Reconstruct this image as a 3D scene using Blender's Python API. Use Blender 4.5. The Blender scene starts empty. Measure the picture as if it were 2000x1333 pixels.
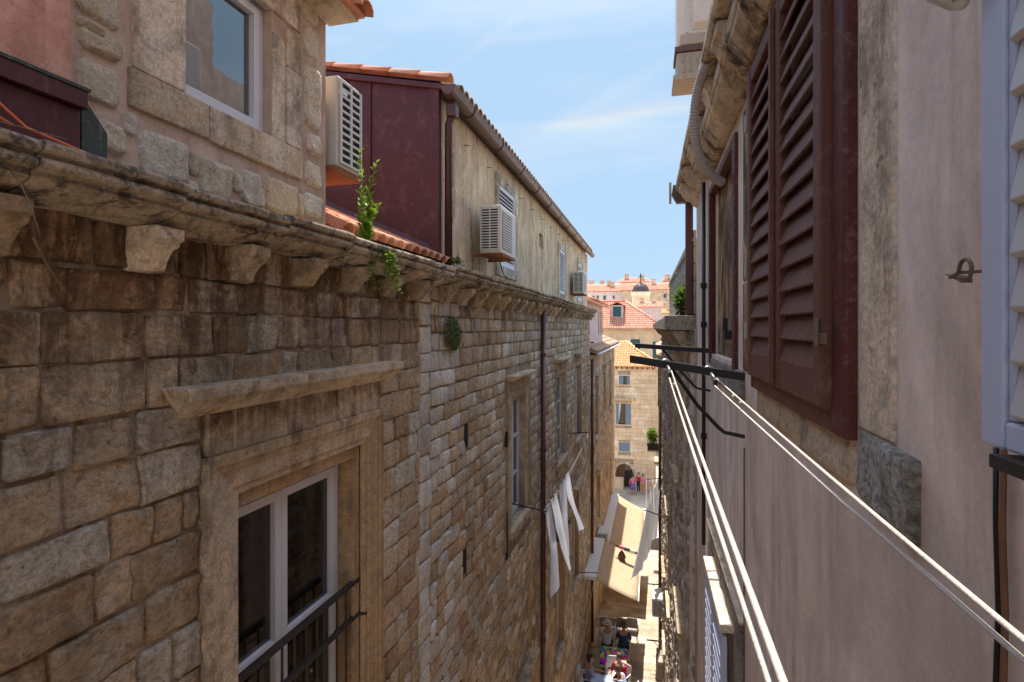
import bpy, bmesh, math, random
from mathutils import Vector, Matrix, noise
random.seed(7)
C = bpy.context.scene.collection
R_ = math.radians
scene = bpy.context.scene

# ------------------------------------------------------------------ camera, sky, sun
FPX = 1060.0
PSI = math.atan(277 / FPX)
SN, CS = math.sin(PSI), math.cos(PSI)
cam_d = bpy.data.cameras.new('camera'); cam = bpy.data.objects.new('camera', cam_d); C.objects.link(cam)
cam.location = (0, 0, 0); cam.rotation_euler = (math.pi / 2, 0, PSI)
cam_d.sensor_width = 36; cam_d.lens = 36 * FPX / 2000; cam_d.shift_y = -26.5 / 2000
cam_d.clip_start = 0.02; cam_d.clip_end = 3000
cam_d.dof.use_dof = False
scene.camera = cam
SUN_EL, SUN_AZ = R_(66), R_(-8)       # azimuth measured from +Y towards +X
sdir = Vector((math.cos(SUN_EL) * math.sin(SUN_AZ), math.cos(SUN_EL) * math.cos(SUN_AZ), math.sin(SUN_EL)))
sl = bpy.data.lights.new('sun', 'SUN'); sl.energy = 2.2; sl.angle = R_(0.53); sl.color = (1.0, .95, .87)
so = bpy.data.objects.new('sun', sl); C.objects.link(so)
so.rotation_euler = (-sdir).to_track_quat('-Z', 'Y').to_euler(); so.location = (-3, 10, 30)

def ray(px, py):
    a = (px - 1000) / FPX
    return Vector((-SN + CS * a, CS + SN * a, (640 - py) / FPX))

world = bpy.data.worlds.new('World'); scene.world = world; world.use_nodes = True
wt = world.node_tree; wt.nodes.clear()
def wn(t, **k):
    n = wt.nodes.new(t)
    for a, b in k.items(): setattr(n, a, b)
    return n
def wl(a, b): wt.links.new(a, b)
def wmath(op, a, b=None, c=None, clamp=False):
    n = wn('ShaderNodeMath', operation=op, use_clamp=clamp)
    for i, v in enumerate((a, b, c)):
        if v is None: continue
        if isinstance(v, (int, float)): n.inputs[i].default_value = v
        else: wl(v, n.inputs[i])
    return n.outputs[0]
def wdot(d, vec):
    n = wn('ShaderNodeVectorMath', operation='DOT_PRODUCT'); wl(d, n.inputs[0]); n.inputs[1].default_value = vec
    return n.outputs['Value']
sky = wn('ShaderNodeTexSky', sky_type='NISHITA'); sky.sun_disc = False
sky.sun_elevation = SUN_EL; sky.sun_rotation = SUN_AZ; sky.air_density = 1.0; sky.dust_density = 1.0; sky.ozone_density = 1.2
tc = wn('ShaderNodeTexCoord'); D = tc.outputs['Generated']
# thin cirrus
mp = wn('ShaderNodeMapping'); mp.inputs['Rotation'].default_value = (R_(20), R_(-28), R_(10)); mp.inputs['Scale'].default_value = (1.0, 1.5, 5.0)
wl(D, mp.inputs[0])
nz = wn('ShaderNodeTexNoise'); nz.inputs['Scale'].default_value = 1.6; nz.inputs['Detail'].default_value = 7; nz.inputs['Roughness'].default_value = .55; nz.inputs['Distortion'].default_value = .5
wl(mp.outputs[0], nz.inputs[0])
cir = wmath('MULTIPLY', wmath('SUBTRACT', nz.outputs[0], .46, clamp=True), 3.4, clamp=True)
def band(p, q, w, soft_end):
    a, b = ray(*p).normalized(), ray(*q).normalized()
    n = a.cross(b).normalized(); mid = (a + b).normalized(); half = math.acos(max(-1, min(1, a.dot(b)))) / 2
    s = wdot(D, n)
    prof = wmath('SUBTRACT', 1.0, wmath('DIVIDE', wmath('ABSOLUTE', s), w), clamp=True)
    along = wmath('MULTIPLY', wmath('SUBTRACT', wdot(D, mid), math.cos(half * (1 + soft_end)), clamp=True), 1 / (1 - math.cos(half * (1 + soft_end)) + 1e-5), clamp=True)
    return prof, along, s
masks = []
for p, q, w, st in (((1040, 210), (1330, 32), .0030, .22), ((880, 135), (1040, 15), .012, .30), ((1060, 262), (1330, 110), .018, .36), ((640, 60), (900, 20), .03, .25), ((1060, 160), (1330, 190), .03, .2)):
    pr, al, _ = band(p, q, w, .4)
    masks.append(wmath('MULTIPLY', wmath('MULTIPLY', pr, al), st))
tot = cir
for m in masks: tot = wmath('ADD', tot, wmath('MULTIPLY', m, wmath('ADD', nz.outputs[0], .35)), clamp=True)
base_mix = wn('ShaderNodeMix', data_type='RGBA'); wl(wmath('MULTIPLY', tot, .85), base_mix.inputs[0])
evn = wn('ShaderNodeMix', data_type='RGBA'); mr = wn('ShaderNodeMapRange', interpolation_type='SMOOTHSTEP'); wl(wdot(D, (0, 0, 1)), mr.inputs[0]); mr.inputs[1].default_value = .45; mr.inputs[2].default_value = .80; mr.inputs[3].default_value = .96; mr.inputs[4].default_value = .25
wl(mr.outputs[0], evn.inputs[0]); wl(sky.outputs[0], evn.inputs[6]); evn.inputs[7].default_value = (.84, 1.24, 1.68, 1)
wl(evn.outputs[2], base_mix.inputs[6]); base_mix.inputs[7].default_value = (1.5, 1.66, 1.86, 1)
# pale iridescent cloud fragment
pr, al, s = band((1085, 246), (1375, 203), .050, .5)
ramp = wn('ShaderNodeValToRGB'); e = ramp.color_ramp.elements
e[0].position = 0; e[0].color = (.80, .94, 1.0, 1); e[1].position = 1; e[1].color = (1.0, .90, .93, 1)
for pos, col in ((.30, (.88, 1, .96, 1)), (.46, (1, .99, .89, 1)), (.62, (1, .91, .84, 1))):
    x = ramp.color_ramp.elements.new(pos); x.color = col
wl(wmath('ADD', wmath('MULTIPLY', s, -17.0), .5), ramp.inputs[0])
irs = wn('ShaderNodeVectorMath', operation='SCALE'); wl(ramp.outputs[0], irs.inputs[0]); irs.inputs['Scale'].default_value = 1.85
m2 = wn('ShaderNodeMix', data_type='RGBA')
wl(wmath('MULTIPLY', wmath('MULTIPLY', wmath('MULTIPLY', wmath('MULTIPLY', pr, pr), wmath('MULTIPLY', al, al)), wmath('ADD', wmath('MULTIPLY', wmath('SUBTRACT', nz.outputs[0], .38, clamp=True), 4.0), .3)), .75, clamp=True), m2.inputs[0])
wl(base_mix.outputs[2], m2.inputs[6]); wl(irs.outputs[0], m2.inputs[7])
bg = wn('ShaderNodeBackground'); bg.inputs[1].default_value = .15; wl(m2.outputs[2], bg.inputs[0])
wo = wn('ShaderNodeOutputWorld'); wl(bg.outputs[0], wo.inputs[0])
vs = scene.view_settings
vs.view_transform = 'Standard'; vs.look = 'None'; vs.exposure = 1.8; vs.gamma = 1; vs.use_curve_mapping = False

# ------------------------------------------------------------------ measuring helpers: where a sight line meets a real plane
XL = -2.35                                       # left facade plane
RX0, RSL = .52, .011                             # right facade plane x = .52 - .011 y
def L(px, py, off=0.0):
    d = ray(px, py); t = (XL + off) / d.x; return d.y * t, d.z * t
def Rr(px, py, off=0.0):
    d = ray(px, py); t = (RX0 + off) / (d.x + RSL * d.y); return d.y * t, d.z * t
def onY(px, py, Y):
    d = ray(px, py); t = Y / d.y; return d.x * t, d.z * t
STEP = 1.8
def ground(y):
    n = math.floor(y / STEP); fr = y / STEP - n
    return -8.55 - .165 * STEP * n - .12 * fr

class Frame:
    def __init__(s, o=(0, 0, 0), rz=0): s.o = Vector(o); s.rz = rz; s.m = Matrix.Rotation(rz, 3, 'Z')
    def w(s, p): return s.o + s.m @ Vector(p)
WF = Frame()                                     # world
LF = Frame((XL, 0, 0), 0)                        # left: x = how far out of the wall, y along, z up
RF = Frame((RX0, 0, 0), math.atan(RSL))          # right: x negative = out of the wall
POS = {}                                         # object name -> (frame, base in frame)

class MB:
    def __init__(s): s.v = []; s.f = []; s.mi = []; s.cur = 0
    def add(s, vs_, fs):
        o = len(s.v); s.v += [Vector(p) for p in vs_]; s.f += [tuple(i + o for i in f) for f in fs]; s.mi += [s.cur] * len(fs); return s
    def box(s, x0, y0, z0, x1, y1, z1):
        return s.add([(x0, y0, z0), (x1, y0, z0), (x1, y1, z0), (x0, y1, z0), (x0, y0, z1), (x1, y0, z1), (x1, y1, z1), (x0, y1, z1)],
                     [(0, 3, 2, 1), (4, 5, 6, 7), (0, 1, 5, 4), (1, 2, 6, 5), (2, 3, 7, 6), (3, 0, 4, 7)])
    def quad(s, a, b, c, d): return s.add([a, b, c, d], [(0, 1, 2, 3)])
    def prism(s, pts, axis, a, b, segs=1):
        n = len(pts); vs_ = []
        for k in range(segs + 1):
            t = a + (b - a) * k / segs
            for p, q in pts:
                vs_.append({'x': (t, p, q), 'y': (p, t, q), 'z': (p, q, t)}[axis])
        fs = []
        for k in range(segs):
            for i in range(n):
                j = (i + 1) % n; fs.append((k * n + i, k * n + j, (k + 1) * n + j, (k + 1) * n + i))
        fs.append(tuple(range(n))); fs.append(tuple(segs * n + i for i in reversed(range(n))))
        return s.add(vs_, fs)
    def tube(s, path, r, n=8, caps=True):
        path = [Vector(p) for p in path]; rs = r if isinstance(r, (list, tuple)) else [r] * len(path)
        vs_ = []; up = None
        for i, p in enumerate(path):
            t = (path[min(i + 1, len(path) - 1)] - path[max(i - 1, 0)]).normalized()
            if up is None: up = Vector((0, 0, 1)) if abs(t.z) < .9 else Vector((1, 0, 0))
            a = t.cross(up).normalized(); b = a.cross(t).normalized(); up = b
            for k in range(n):
                an = 2 * math.pi * k / n; vs_.append(p + (a * math.cos(an) + b * math.sin(an)) * rs[i])
        fs = [(i * n + k, i * n + (k + 1) % n, (i + 1) * n + (k + 1) % n, (i + 1) * n + k) for i in range(len(path) - 1) for k in range(n)]
        if caps: fs += [tuple(reversed(range(n))), tuple((len(path) - 1) * n + k for k in range(n))]
        return s.add(vs_, fs)
    def lathe(s, c, prof, n=24):
        c = Vector(c); vs_ = []
        for r, z in prof:
            for k in range(n): vs_.append(c + Vector((r * math.cos(2 * math.pi * k / n), r * math.sin(2 * math.pi * k / n), z)))
        fs = [(i * n + k, i * n + (k + 1) % n, (i + 1) * n + (k + 1) % n, (i + 1) * n + k) for i in range(len(prof) - 1) for k in range(n)]
        return s.add(vs_, fs)
    def rough(s, amt, sc=6, seed=0):
        for p in s.v:
            q = p * sc + Vector((seed, seed * 2, 0)); p += noise.noise_vector(q) * amt
        return s
    def build(s, name, mat, parent=None, frame=None, smooth=False, bev=0, kind=None, recalc=True):
        lo = Vector([min(p[i] for p in s.v) for i in range(3)]); hi = Vector([max(p[i] for p in s.v) for i in range(3)])
        c = (lo + hi) / 2
        if parent is None: c.z = lo.z
        me = bpy.data.meshes.new(name); me.from_pydata([p - c for p in s.v], [], s.f)
        mats = mat if isinstance(mat, (list, tuple)) else [mat]
        for m in mats: me.materials.append(m)
        if len(mats) > 1:
            for p, i in zip(me.polygons, s.mi): p.material_index = i
        if recalc:
            bm = bmesh.new(); bm.from_mesh(me); bmesh.ops.recalc_face_normals(bm, faces=bm.faces); bm.to_mesh(me); bm.free()
        if smooth:
            for p in me.polygons: p.use_smooth = True
        o = bpy.data.objects.new(name, me); C.objects.link(o)
        place(o, c, parent, frame)
        if bev:
            b = o.modifiers.new('bevel', 'BEVEL'); b.width = bev; b.segments = 2; b.limit_method = 'ANGLE'; b.angle_limit = R_(40)
        if kind: o['kind'] = kind
        return o
def place(o, c, parent, frame):
    if parent is not None:
        fr, base = POS[parent.name]; o.parent = parent; o.location = Vector(c) - base; POS[o.name] = (fr, Vector(c))
    else:
        fr = frame or WF; o.location = fr.w(c); o.rotation_euler = (0, 0, fr.rz); POS[o.name] = (fr, Vector(c))
def thing(name, label, cat, base, frame=None, group=None):
    o = bpy.data.objects.new(name, None); C.objects.link(o); o.empty_display_size = .1
    place(o, Vector(base), None, frame); tag(o, label, cat, group); return o
def tag(o, label=None, cat=None, group=None, kind=None):
    if label: o['label'] = label
    if cat: o['category'] = cat
    if group: o['group'] = group
    if kind: o['kind'] = kind
    return o
def dup(root, offset, label=None, drz=0):
    def cp(o, par):
        c = o.copy(); C.objects.link(c)
        if par: c.parent = par
        for ch in [x for x in ALLCH.get(o.name, [])]: cp(ch, c)
        return c
    ALLCH = {}
    for o in bpy.data.objects:
        if o.parent: ALLCH.setdefault(o.parent.name, []).append(o)
    c = cp(root, None); c.location = root.location + Vector(offset); c.rotation_euler.z += drz
    if label: c['label'] = label
    return c

# ------------------------------------------------------------------ materials
MATS = {}
class NT:
    def __init__(s, name):
        s.m = bpy.data.materials.new(name); s.m.use_nodes = True; s.t = s.m.node_tree
        s.b = s.t.nodes['Principled BSDF']; s.geo = s.t.nodes.new('ShaderNodeNewGeometry'); MATS[name] = s.m
    def n(s, t, **k):
        x = s.t.nodes.new(t)
        for a, b in k.items(): setattr(x, a, b)
        return x
    def put(s, inp, v):
        if hasattr(v, 'is_output') or isinstance(v, bpy.types.NodeSocket): s.t.links.new(v, inp)
        elif isinstance(v, tuple) and len(v) == 3 and inp.type == 'RGBA': inp.default_value = (*v, 1)
        else: inp.default_value = v
    def math(s, op, a, b=0.0, c=0.0, clamp=False):
        x = s.n('ShaderNodeMath', operation=op, use_clamp=clamp)
        s.put(x.inputs[0], a); s.put(x.inputs[1], b)
        if op in ('MULTIPLY_ADD', 'WRAP'): s.put(x.inputs[2], c)
        return x.outputs[0]
    def pos(s, scale=(1, 1, 1)):
        x = s.n('ShaderNodeMapping'); s.put(x.inputs[0], s.geo.outputs['Position']); x.inputs['Scale'].default_value = scale; return x.outputs[0]
    def noise(s, scale, detail=4, rough=.55, vec=None, dist=0.0):
        x = s.n('ShaderNodeTexNoise'); s.put(x.inputs['Vector'], vec if vec is not None else s.geo.outputs['Position'])
        x.inputs['Scale'].default_value = scale; x.inputs['Detail'].default_value = detail; x.inputs['Roughness'].default_value = rough; x.inputs['Distortion'].default_value = dist
        return x.outputs[0]
    def ramp(s, v, a, b, inv=False):
        x = s.n('ShaderNodeMapRange', interpolation_type='SMOOTHSTEP'); s.put(x.inputs[0], v)
        x.inputs[1].default_value = a; x.inputs[2].default_value = b; x.inputs[3].default_value = 1.0 if inv else 0.0; x.inputs[4].default_value = 0.0 if inv else 1.0
        return x.outputs[0]
    def mix(s, f, a, b, mode='MIX'):
        x = s.n('ShaderNodeMix', data_type='RGBA', blend_type=mode); s.put(x.inputs[0], f); s.put(x.inputs[6], a); s.put(x.inputs[7], b); return x.outputs[2]
    def rnd(s):
        o = s.n('ShaderNodeObjectInfo').outputs['Random']
        return s.math('FRACT', s.math('ADD', o, s.geo.outputs['Random Per Island']))
    def z(s):
        x = s.n('ShaderNodeSeparateXYZ'); s.put(x.inputs[0], s.geo.outputs['Position']); return x.outputs
    def bump(s, h, strength=.5, dist=.01):
        x = s.n('ShaderNodeBump'); x.inputs['Strength'].default_value = strength; x.inputs['Distance'].default_value = dist
        s.put(x.inputs['Height'], h); s.put(s.b.inputs['Normal'], x.outputs[0])
    def out(s, col, rough=.8, metal=0.0, spec=.3):
        s.put(s.b.inputs['Base Color'], col); s.put(s.b.inputs['Roughness'], rough); s.b.inputs['Metallic'].default_value = metal
        s.b.inputs['Specular IOR Level'].default_value = spec; return s.m

def stone_mat(name, c1, c2, pale, stain, stain_z=None, var=.35, bump=.7, pit=.55, stain_amt=.6, mottle=7, bd=.012, chs=15, cav=.5, lichen=0.0):
    m = NT(name)
    big = m.noise(.8, 5, .6); med = m.noise(mottle, 8, .7, dist=.6); fine = m.noise(60, 5, .75); pits = m.noise(26, 6, .62, dist=1.2)
    chis = m.noise(1.0, 8, .74, vec=m.pos((chs, chs, chs * 1.6)), dist=.35)
    r = m.rnd(); r2 = m.math('FRACT', m.math('MULTIPLY', r, 7.31)); r3 = m.math('FRACT', m.math('MULTIPLY', r, 13.7))
    col = m.mix(m.ramp(m.math('ADD', m.math('MULTIPLY', r, .55), m.math('MULTIPLY', med, .6)), .30, .75), c1, c2)
    col = m.mix(m.math('MULTIPLY', m.ramp(med, .47, .60), m.math('ADD', m.math('MULTIPLY', r3, .6), .2)), col, pale)
    col = m.mix(m.ramp(r2, .66, .9), col, pale)
    # streaks of dirt washed down the face
    st = m.noise(1.0, 6, .62, vec=m.pos((5, 5, .55)), dist=.4); st2 = m.noise(1.0, 6, .65, vec=m.pos((14, 14, 1.3)), dist=.6)
    fac = m.math('MULTIPLY', m.ramp(st, .48, .64), m.ramp(med, .35, .58))
    if stain_z:
        zz = m.ramp(m.z()[2], stain_z[0], stain_z[1]); band_ = m.noise(1.9, 7, .7, dist=.7)
        k = m.math('ADD', m.math('MULTIPLY', band_, .5), m.math('ADD', m.math('MULTIPLY', st2, .35), m.math('MULTIPLY', med, .15)))
        fac = m.math('ADD', m.math('MULTIPLY', fac, .5), m.math('MULTIPLY', zz, m.ramp(k, .42, .56)), clamp=True)
    fac = m.math('MULTIPLY', fac, stain_amt, clamp=True)
    col = m.mix(fac, col, stain)
    if lichen:
        lc = m.math('MULTIPLY', m.ramp(m.math('ADD', m.math('MULTIPLY', med, .6), m.math('MULTIPLY', m.noise(3.0, 7, .7), .4)), .49, .58), lichen)
        col = m.mix(lc, col, (.045, .040, .032))
    col = m.mix(m.math('MULTIPLY', m.ramp(pits, .60, .68), pit), col, tuple(x * .35 for x in stain))
    col = m.mix(m.math('MULTIPLY', m.ramp(chis, .40, .53, True), cav), col, m.mix(.35, stain, c1))
    bri = m.math('ADD', m.math('MULTIPLY', m.math('FRACT', m.math('MULTIPLY', r, 3.7)), var), 1 - var * .55)
    bri = m.math('MULTIPLY', bri, m.math('ADD', m.math('MULTIPLY', m.ramp(fine, .30, .70), .42), .79))
    bri = m.math('MULTIPLY', bri, m.math('ADD', m.math('MULTIPLY', m.ramp(big, .3, .7), .3), .85))
    col = m.mix(1.0, col, m.mix(1.0, (0, 0, 0), bri, 'ADD'), 'MULTIPLY')
    h = m.math('ADD', m.math('MULTIPLY', med, .7), m.math('ADD', m.math('MULTIPLY', pits, .4), m.math('ADD', m.math('MULTIPLY', fine, .4), m.math('MULTIPLY', chis, 2.0 * cav))))
    m.bump(h, bump, bd)
    return m.out(col, .9, spec=.15)
def plaster(name, c, c2, stain, streak=.5, bump=.25, sc=2.2, speck=.0, cloudy=.16, cracks=0.0):
    m = NT(name)
    a = m.noise(sc, 6, .6, dist=.4); f = m.noise(80, 4, .65); st = m.noise(1.0, 6, .62, vec=m.pos((7, 7, .40)), dist=.3); md = m.noise(9, 7, .68); cl = m.noise(1.0, 5, .6, vec=m.pos((3.2, 3.2, 1.6)), dist=1.2)
    col = m.mix(m.ramp(a, .38, .62), c, c2)
    col = m.mix(m.math('MULTIPLY', m.math('MULTIPLY', m.ramp(st, .5, .66), m.ramp(md, .35, .58)), streak), col, stain)
    if speck: col = m.mix(m.math('MULTIPLY', m.ramp(m.noise(18, 7, .75, dist=1.0), .54, .63), speck), col, stain)
    bri = m.math('ADD', m.math('MULTIPLY', m.ramp(f, .3, .7), .10), m.math('ADD', m.math('MULTIPLY', m.ramp(md, .3, .7), .12), m.math('ADD', m.math('MULTIPLY', m.ramp(cl, .32, .68), cloudy), .89 - cloudy * .5)))
    col = m.mix(1.0, col, m.mix(1.0, (0, 0, 0), bri, 'ADD'), 'MULTIPLY')
    if cracks:
        v = m.n('ShaderNodeTexVoronoi', feature='DISTANCE_TO_EDGE'); v.inputs['Scale'].default_value = .9
        vm = m.n('ShaderNodeVectorMath', operation='ADD'); m.put(vm.inputs[0], m.pos((1, 1, 1))); nn = m.n('ShaderNodeTexNoise'); nn.inputs['Scale'].default_value = 3; nn.inputs['Detail'].default_value = 6; m.put(nn.inputs[0], m.geo.outputs['Position'])
        sv = m.n('ShaderNodeVectorMath', operation='SCALE'); m.put(sv.inputs[0], nn.outputs['Color']); sv.inputs['Scale'].default_value = .5; m.put(vm.inputs[1], sv.outputs[0]); m.put(v.inputs[0], vm.outputs[0])
        col = m.mix(m.math('MULTIPLY', m.math('MULTIPLY', m.ramp(v.outputs['Distance'], .0, .004, True), m.ramp(a, .5, .6)), cracks), col, stain)
    m.bump(m.math('ADD', m.math('MULTIPLY', md, .7), m.math('MULTIPLY', f, .5)), bump, .008)
    return m.out(col, .9, spec=.15)
def paint(name, c, rough=.5, metal=0.0, worn=None, amt=.3, spec=.4, bump=.12, sc=14):
    m = NT(name); a = m.noise(sc, 7, .7, dist=.4); st = m.noise(1.0, 6, .65, vec=m.pos((40, 40, 3)))
    col = m.mix(m.math('MULTIPLY', m.ramp(a, .5, .72), amt), c, worn if worn else tuple(x * .55 for x in c))
    col = m.mix(m.math('MULTIPLY', m.ramp(st, .55, .75), amt * .7), col, worn if worn else tuple(min(1, x * 1.4) for x in c))
    m.bump(m.math('ADD', a, st), bump, .003)
    return m.out(col, m.math('ADD', m.math('MULTIPLY', a, .25), rough - .12), metal, spec)
def tile_mat(name, c, c2, dirt):
    m = NT(name); a = m.noise(6, 6, .65); r = m.rnd(); f = m.noise(40, 4, .6)
    col = m.mix(r, c, c2); col = m.mix(m.math('MULTIPLY', m.ramp(a, .5, .7), .6), col, dirt)
    col = m.mix(1.0, col, m.mix(1.0, (0, 0, 0), m.math('ADD', m.math('MULTIPLY', f, .5), .75), 'ADD'), 'MULTIPLY')
    m.bump(m.math('ADD', a, f), .3, .006); return m.out(col, .85, spec=.2)
def cloth(name, c, c2=None, sss=True):
    m = NT(name); a = m.noise(3, 5, .6)
    col = m.mix(m.ramp(a, .35, .65), c, c2 or tuple(x * .9 for x in c)); m.bump(m.noise(220, 2), .15, .001)
    m.out(col, .9, spec=.1)
    tr = m.n('ShaderNodeBsdfTranslucent'); m.put(tr.inputs[0], col); mx = m.n('ShaderNodeMixShader'); mx.inputs[0].default_value = .30
    o = [x for x in m.t.nodes if x.type == 'OUTPUT_MATERIAL'][0]
    if sss: m.t.links.new(m.b.outputs[0], mx.inputs[1]); m.t.links.new(tr.outputs[0], mx.inputs[2]); m.t.links.new(mx.outputs[0], o.inputs[0])
    return m.m
def leafm(name, c, c2):
    m = NT(name); r = m.rnd(); col = m.mix(r, c, c2); m.out(col, .5, spec=.35)
    tr = m.n('ShaderNodeBsdfTranslucent'); m.put(tr.inputs[0], m.mix(.5, col, (.25, .4, .03))); mx = m.n('ShaderNodeMixShader'); mx.inputs[0].default_value = .35
    o = [x for x in m.t.nodes if x.type == 'OUTPUT_MATERIAL'][0]
    m.t.links.new(m.b.outputs[0], mx.inputs[1]); m.t.links.new(tr.outputs[0], mx.inputs[2]); m.t.links.new(mx.outputs[0], o.inputs[0])
    return m.m
def glassm(name, tint, base=.12):
    m = NT(name); g = m.n('ShaderNodeBsdfGlossy'); g.inputs['Roughness'].default_value = .015; g.inputs[0].default_value = (1, 1, 1, 1)
    t = m.n('ShaderNodeBsdfTransparent'); t.inputs[0].default_value = (*tint, 1)
    fr = m.n('ShaderNodeFresnel'); fr.inputs[0].default_value = 1.5
    wob = m.n('ShaderNodeBump'); wob.inputs['Strength'].default_value = .08; wob.inputs['Distance'].default_value = .01; m.put(wob.inputs['Height'], m.noise(3.0, 2))
    m.t.links.new(wob.outputs[0], g.inputs['Normal'])
    f = m.math('ADD', m.math('MULTIPLY', fr.outputs[0], .9), base, clamp=True)
    mx = m.n('ShaderNodeMixShader'); m.put(mx.inputs[0], f); m.t.links.new(t.outputs[0], mx.inputs[1]); m.t.links.new(g.outputs[0], mx.inputs[2])
    o = [x for x in m.t.nodes if x.type == 'OUTPUT_MATERIAL'][0]; m.t.links.new(mx.outputs[0], o.inputs[0]); return m.m

M = MATS
stone_mat('stone_near', (.73, .475, .27), (.80, .60, .39), (.84, .73, .57), (.13, .065, .028), stain_z=(-.80, .40), var=.34, stain_amt=.88, bump=1.0, mottle=10, bd=.030, cav=.5, lichen=.15)
stone_mat('stone_quoin', (.72, .62, .49), (.78, .69, .57), (.82, .75, .65), (.18, .125, .08), stain_z=(-.2, .6), var=.25, stain_amt=.6, bump=.7, mottle=8, bd=.02, cav=.3, lichen=.2)
stone_mat('stone_far', (.68, .47, .28), (.78, .60, .41), (.83, .73, .58), (.17, .10, .055), stain_z=(-.3, .6), var=.42, stain_amt=.65, bump=1.0, bd=.025, cav=.45, lichen=.12)
stone_mat('stone_dressed', (.52, .34, .18), (.62, .44, .26), (.68, .54, .38), (.11, .055, .024), stain_z=(-1.0, -.30), var=.12, stain_amt=.95, bump=.5, mottle=6, cav=.35, chs=10, lichen=.2)
stone_mat('stone_pale', (.60, .45, .285), (.68, .53, .37), (.74, .62, .48), (.18, .11, .06), var=.15, stain_amt=.65, bump=.6, mottle=7, cav=.35, chs=12, lichen=.3)
stone_mat('stone_cornice', (.50, .385, .255), (.58, .46, .33), (.68, .58, .46), (.085, .065, .045), var=.2, stain_amt=1.0, bump=.9, mottle=11, bd=.02, cav=.5, chs=14, lichen=.8)
stone_mat('stone_corbel', (.50, .37, .235), (.60, .46, .31), (.68, .56, .42), (.09, .055, .03), var=.3, stain_amt=1.0, bump=.7, mottle=8, cav=.4, chs=12, lichen=.5)
stone_mat('stone_rubble', (.55, .43, .30), (.66, .54, .40), (.76, .66, .54), (.20, .14, .09), var=.3, stain_amt=.5, bump=1.0, mottle=15, bd=.03, cav=.6, chs=20)
stone_mat('stone_attic', (.78, .62, .42), (.82, .70, .52), (.84, .76, .62), (.40, .28, .17), var=.15, stain_amt=.35, bump=1.0, mottle=12, bd=.022, cav=.3, chs=24)
stone_mat('stone_grey', (.46, .38, .30), (.56, .48, .39), (.72, .65, .55), (.10, .075, .055), var=.2, stain_amt=.5, bump=1.0, mottle=16, bd=.03, cav=.7, chs=34, lichen=.2)
stone_mat('stone_dark', (.42, .33, .25), (.52, .42, .33), (.66, .57, .47), (.16, .11, .075), var=.3, stain_amt=.5, bump=1.0, mottle=15, bd=.02, cav=.45, chs=18)
stone_mat('stone_facade', (0.720, 0.528, 0.336), (0.792, 0.612, 0.420), (0.820, 0.696, 0.528), (0.456, 0.264, 0.132), var=.16, stain_amt=.35, bump=.3, pit=.2, cav=.15)
stone_mat('paving', (0.475, 0.380, 0.266), (0.532, 0.437, 0.323), (0.589, 0.513, 0.408), (0.285, 0.209, 0.133), var=.2, stain_amt=.35, bump=.25, pit=.25, cav=.15)
plaster('mortar', (.36, .27, .19), (.50, .40, .30), (.12, .07, .04), .8, .8, 4, speck=.5)
plaster('mortar_pink', (.54, .385, .29), (.64, .485, .375), (.30, .20, .13), .5, 1.0, 3, speck=.35)
plaster('stucco_pink', (.66, .33, .235), (.76, .42, .31), (.40, .19, .13), .6, 1.0, 5, speck=.5)
plaster('render_rose', (.72, .565, .46), (.80, .655, .55), (.50, .39, .30), .75, .3, 1.6, cloudy=.28, cracks=.5, speck=.12)
plaster('render_ochre', (.62, .475, .31), (.72, .58, .40), (.20, .145, .09), .9, .5, 2.5, speck=.6, cloudy=.3)
plaster('render_lilac', (.68, .56, .54), (.72, .61, .60), (.5, .40, .38), .4, .1, 2)
plaster('render_cream', (0.726, 0.572, 0.440), (0.770, 0.627, 0.495), (0.528, 0.396, 0.297), .4, .1, 2)
plaster('block_grey', (0.325, 0.305, 0.273), (0.429, 0.403, 0.364), (0.169, 0.156, 0.130), .6, .6, 4, speck=.4)
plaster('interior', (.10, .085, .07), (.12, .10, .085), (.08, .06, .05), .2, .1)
paint('cladding_red', (.085, .020, .022), .48, 0, (.22, .10, .10), .42, .35, .06, 7)
paint('shutter_red', (.145, .058, .040), .66, 0, (.33, .21, .15), .42, .25, .25, 22)
paint('frame_red', (.105, .026, .02), .58, 0, (.42, .27, .20), .34, .3, .5, 30)
paint('pipe_brown', (.085, .034, .03), .4, 0, (.05, .02, .02), .35, .4, .05)
paint('gutter_brown', (.13, .07, .055), .45, 0, (.07, .04, .03), .35, .4, .1)
paint('iron_dark', (.035, .028, .027), .5, .2, (.09, .045, .03), .5, .4, .3, 40)
paint('bar_black', (.014, .014, .016), .45, .1, (.03, .02, .02), .3, .4, .1, 40)
paint('rust', (.33, .12, .05), .75, 0, (.14, .05, .02), .7, .2, .3, 30)
paint('pvc_white', (.74, .74, .76), .35, 0, (.6, .59, .58), .18, .4, .02)
paint('metal_white', (.70, .66, .58), .4, 0, (.42, .33, .24), .3, .4, .05, 9)
paint('metal_blue_white', (.52, .55, .66), .4, 0, (.42, .44, .5), .15, .35, .02)
paint('louvre_white', (.52, .49, .45), .4, 0, (.42, .39, .35), .2, .35, .02)
paint('metal_dull', (.44, .38, .30), .55, 0, (.22, .15, .09), .55, .3, .15, 22)
paint('steel', (.45, .45, .44), .35, .8, (.2, .17, .13), .4, .5, .05)
paint('brass', (.20, .135, .09), .55, .3, (.2, .14, .08), .4, .5, .05)
paint('void_shade', (.012, .012, .014), .7)  # near-black colour standing in for the shade inside openings and grilles
paint('hose_grey', (.42, .37, .34), .6, 0, (.30, .25, .22), .3, .2)
paint('shutter_blue', (.16, .22, .30), .55, 0, (.10, .15, .2), .3)
paint('shutter_green', (.03, .10, .10), .55, 0, (.02, .06, .06), .3)
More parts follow.
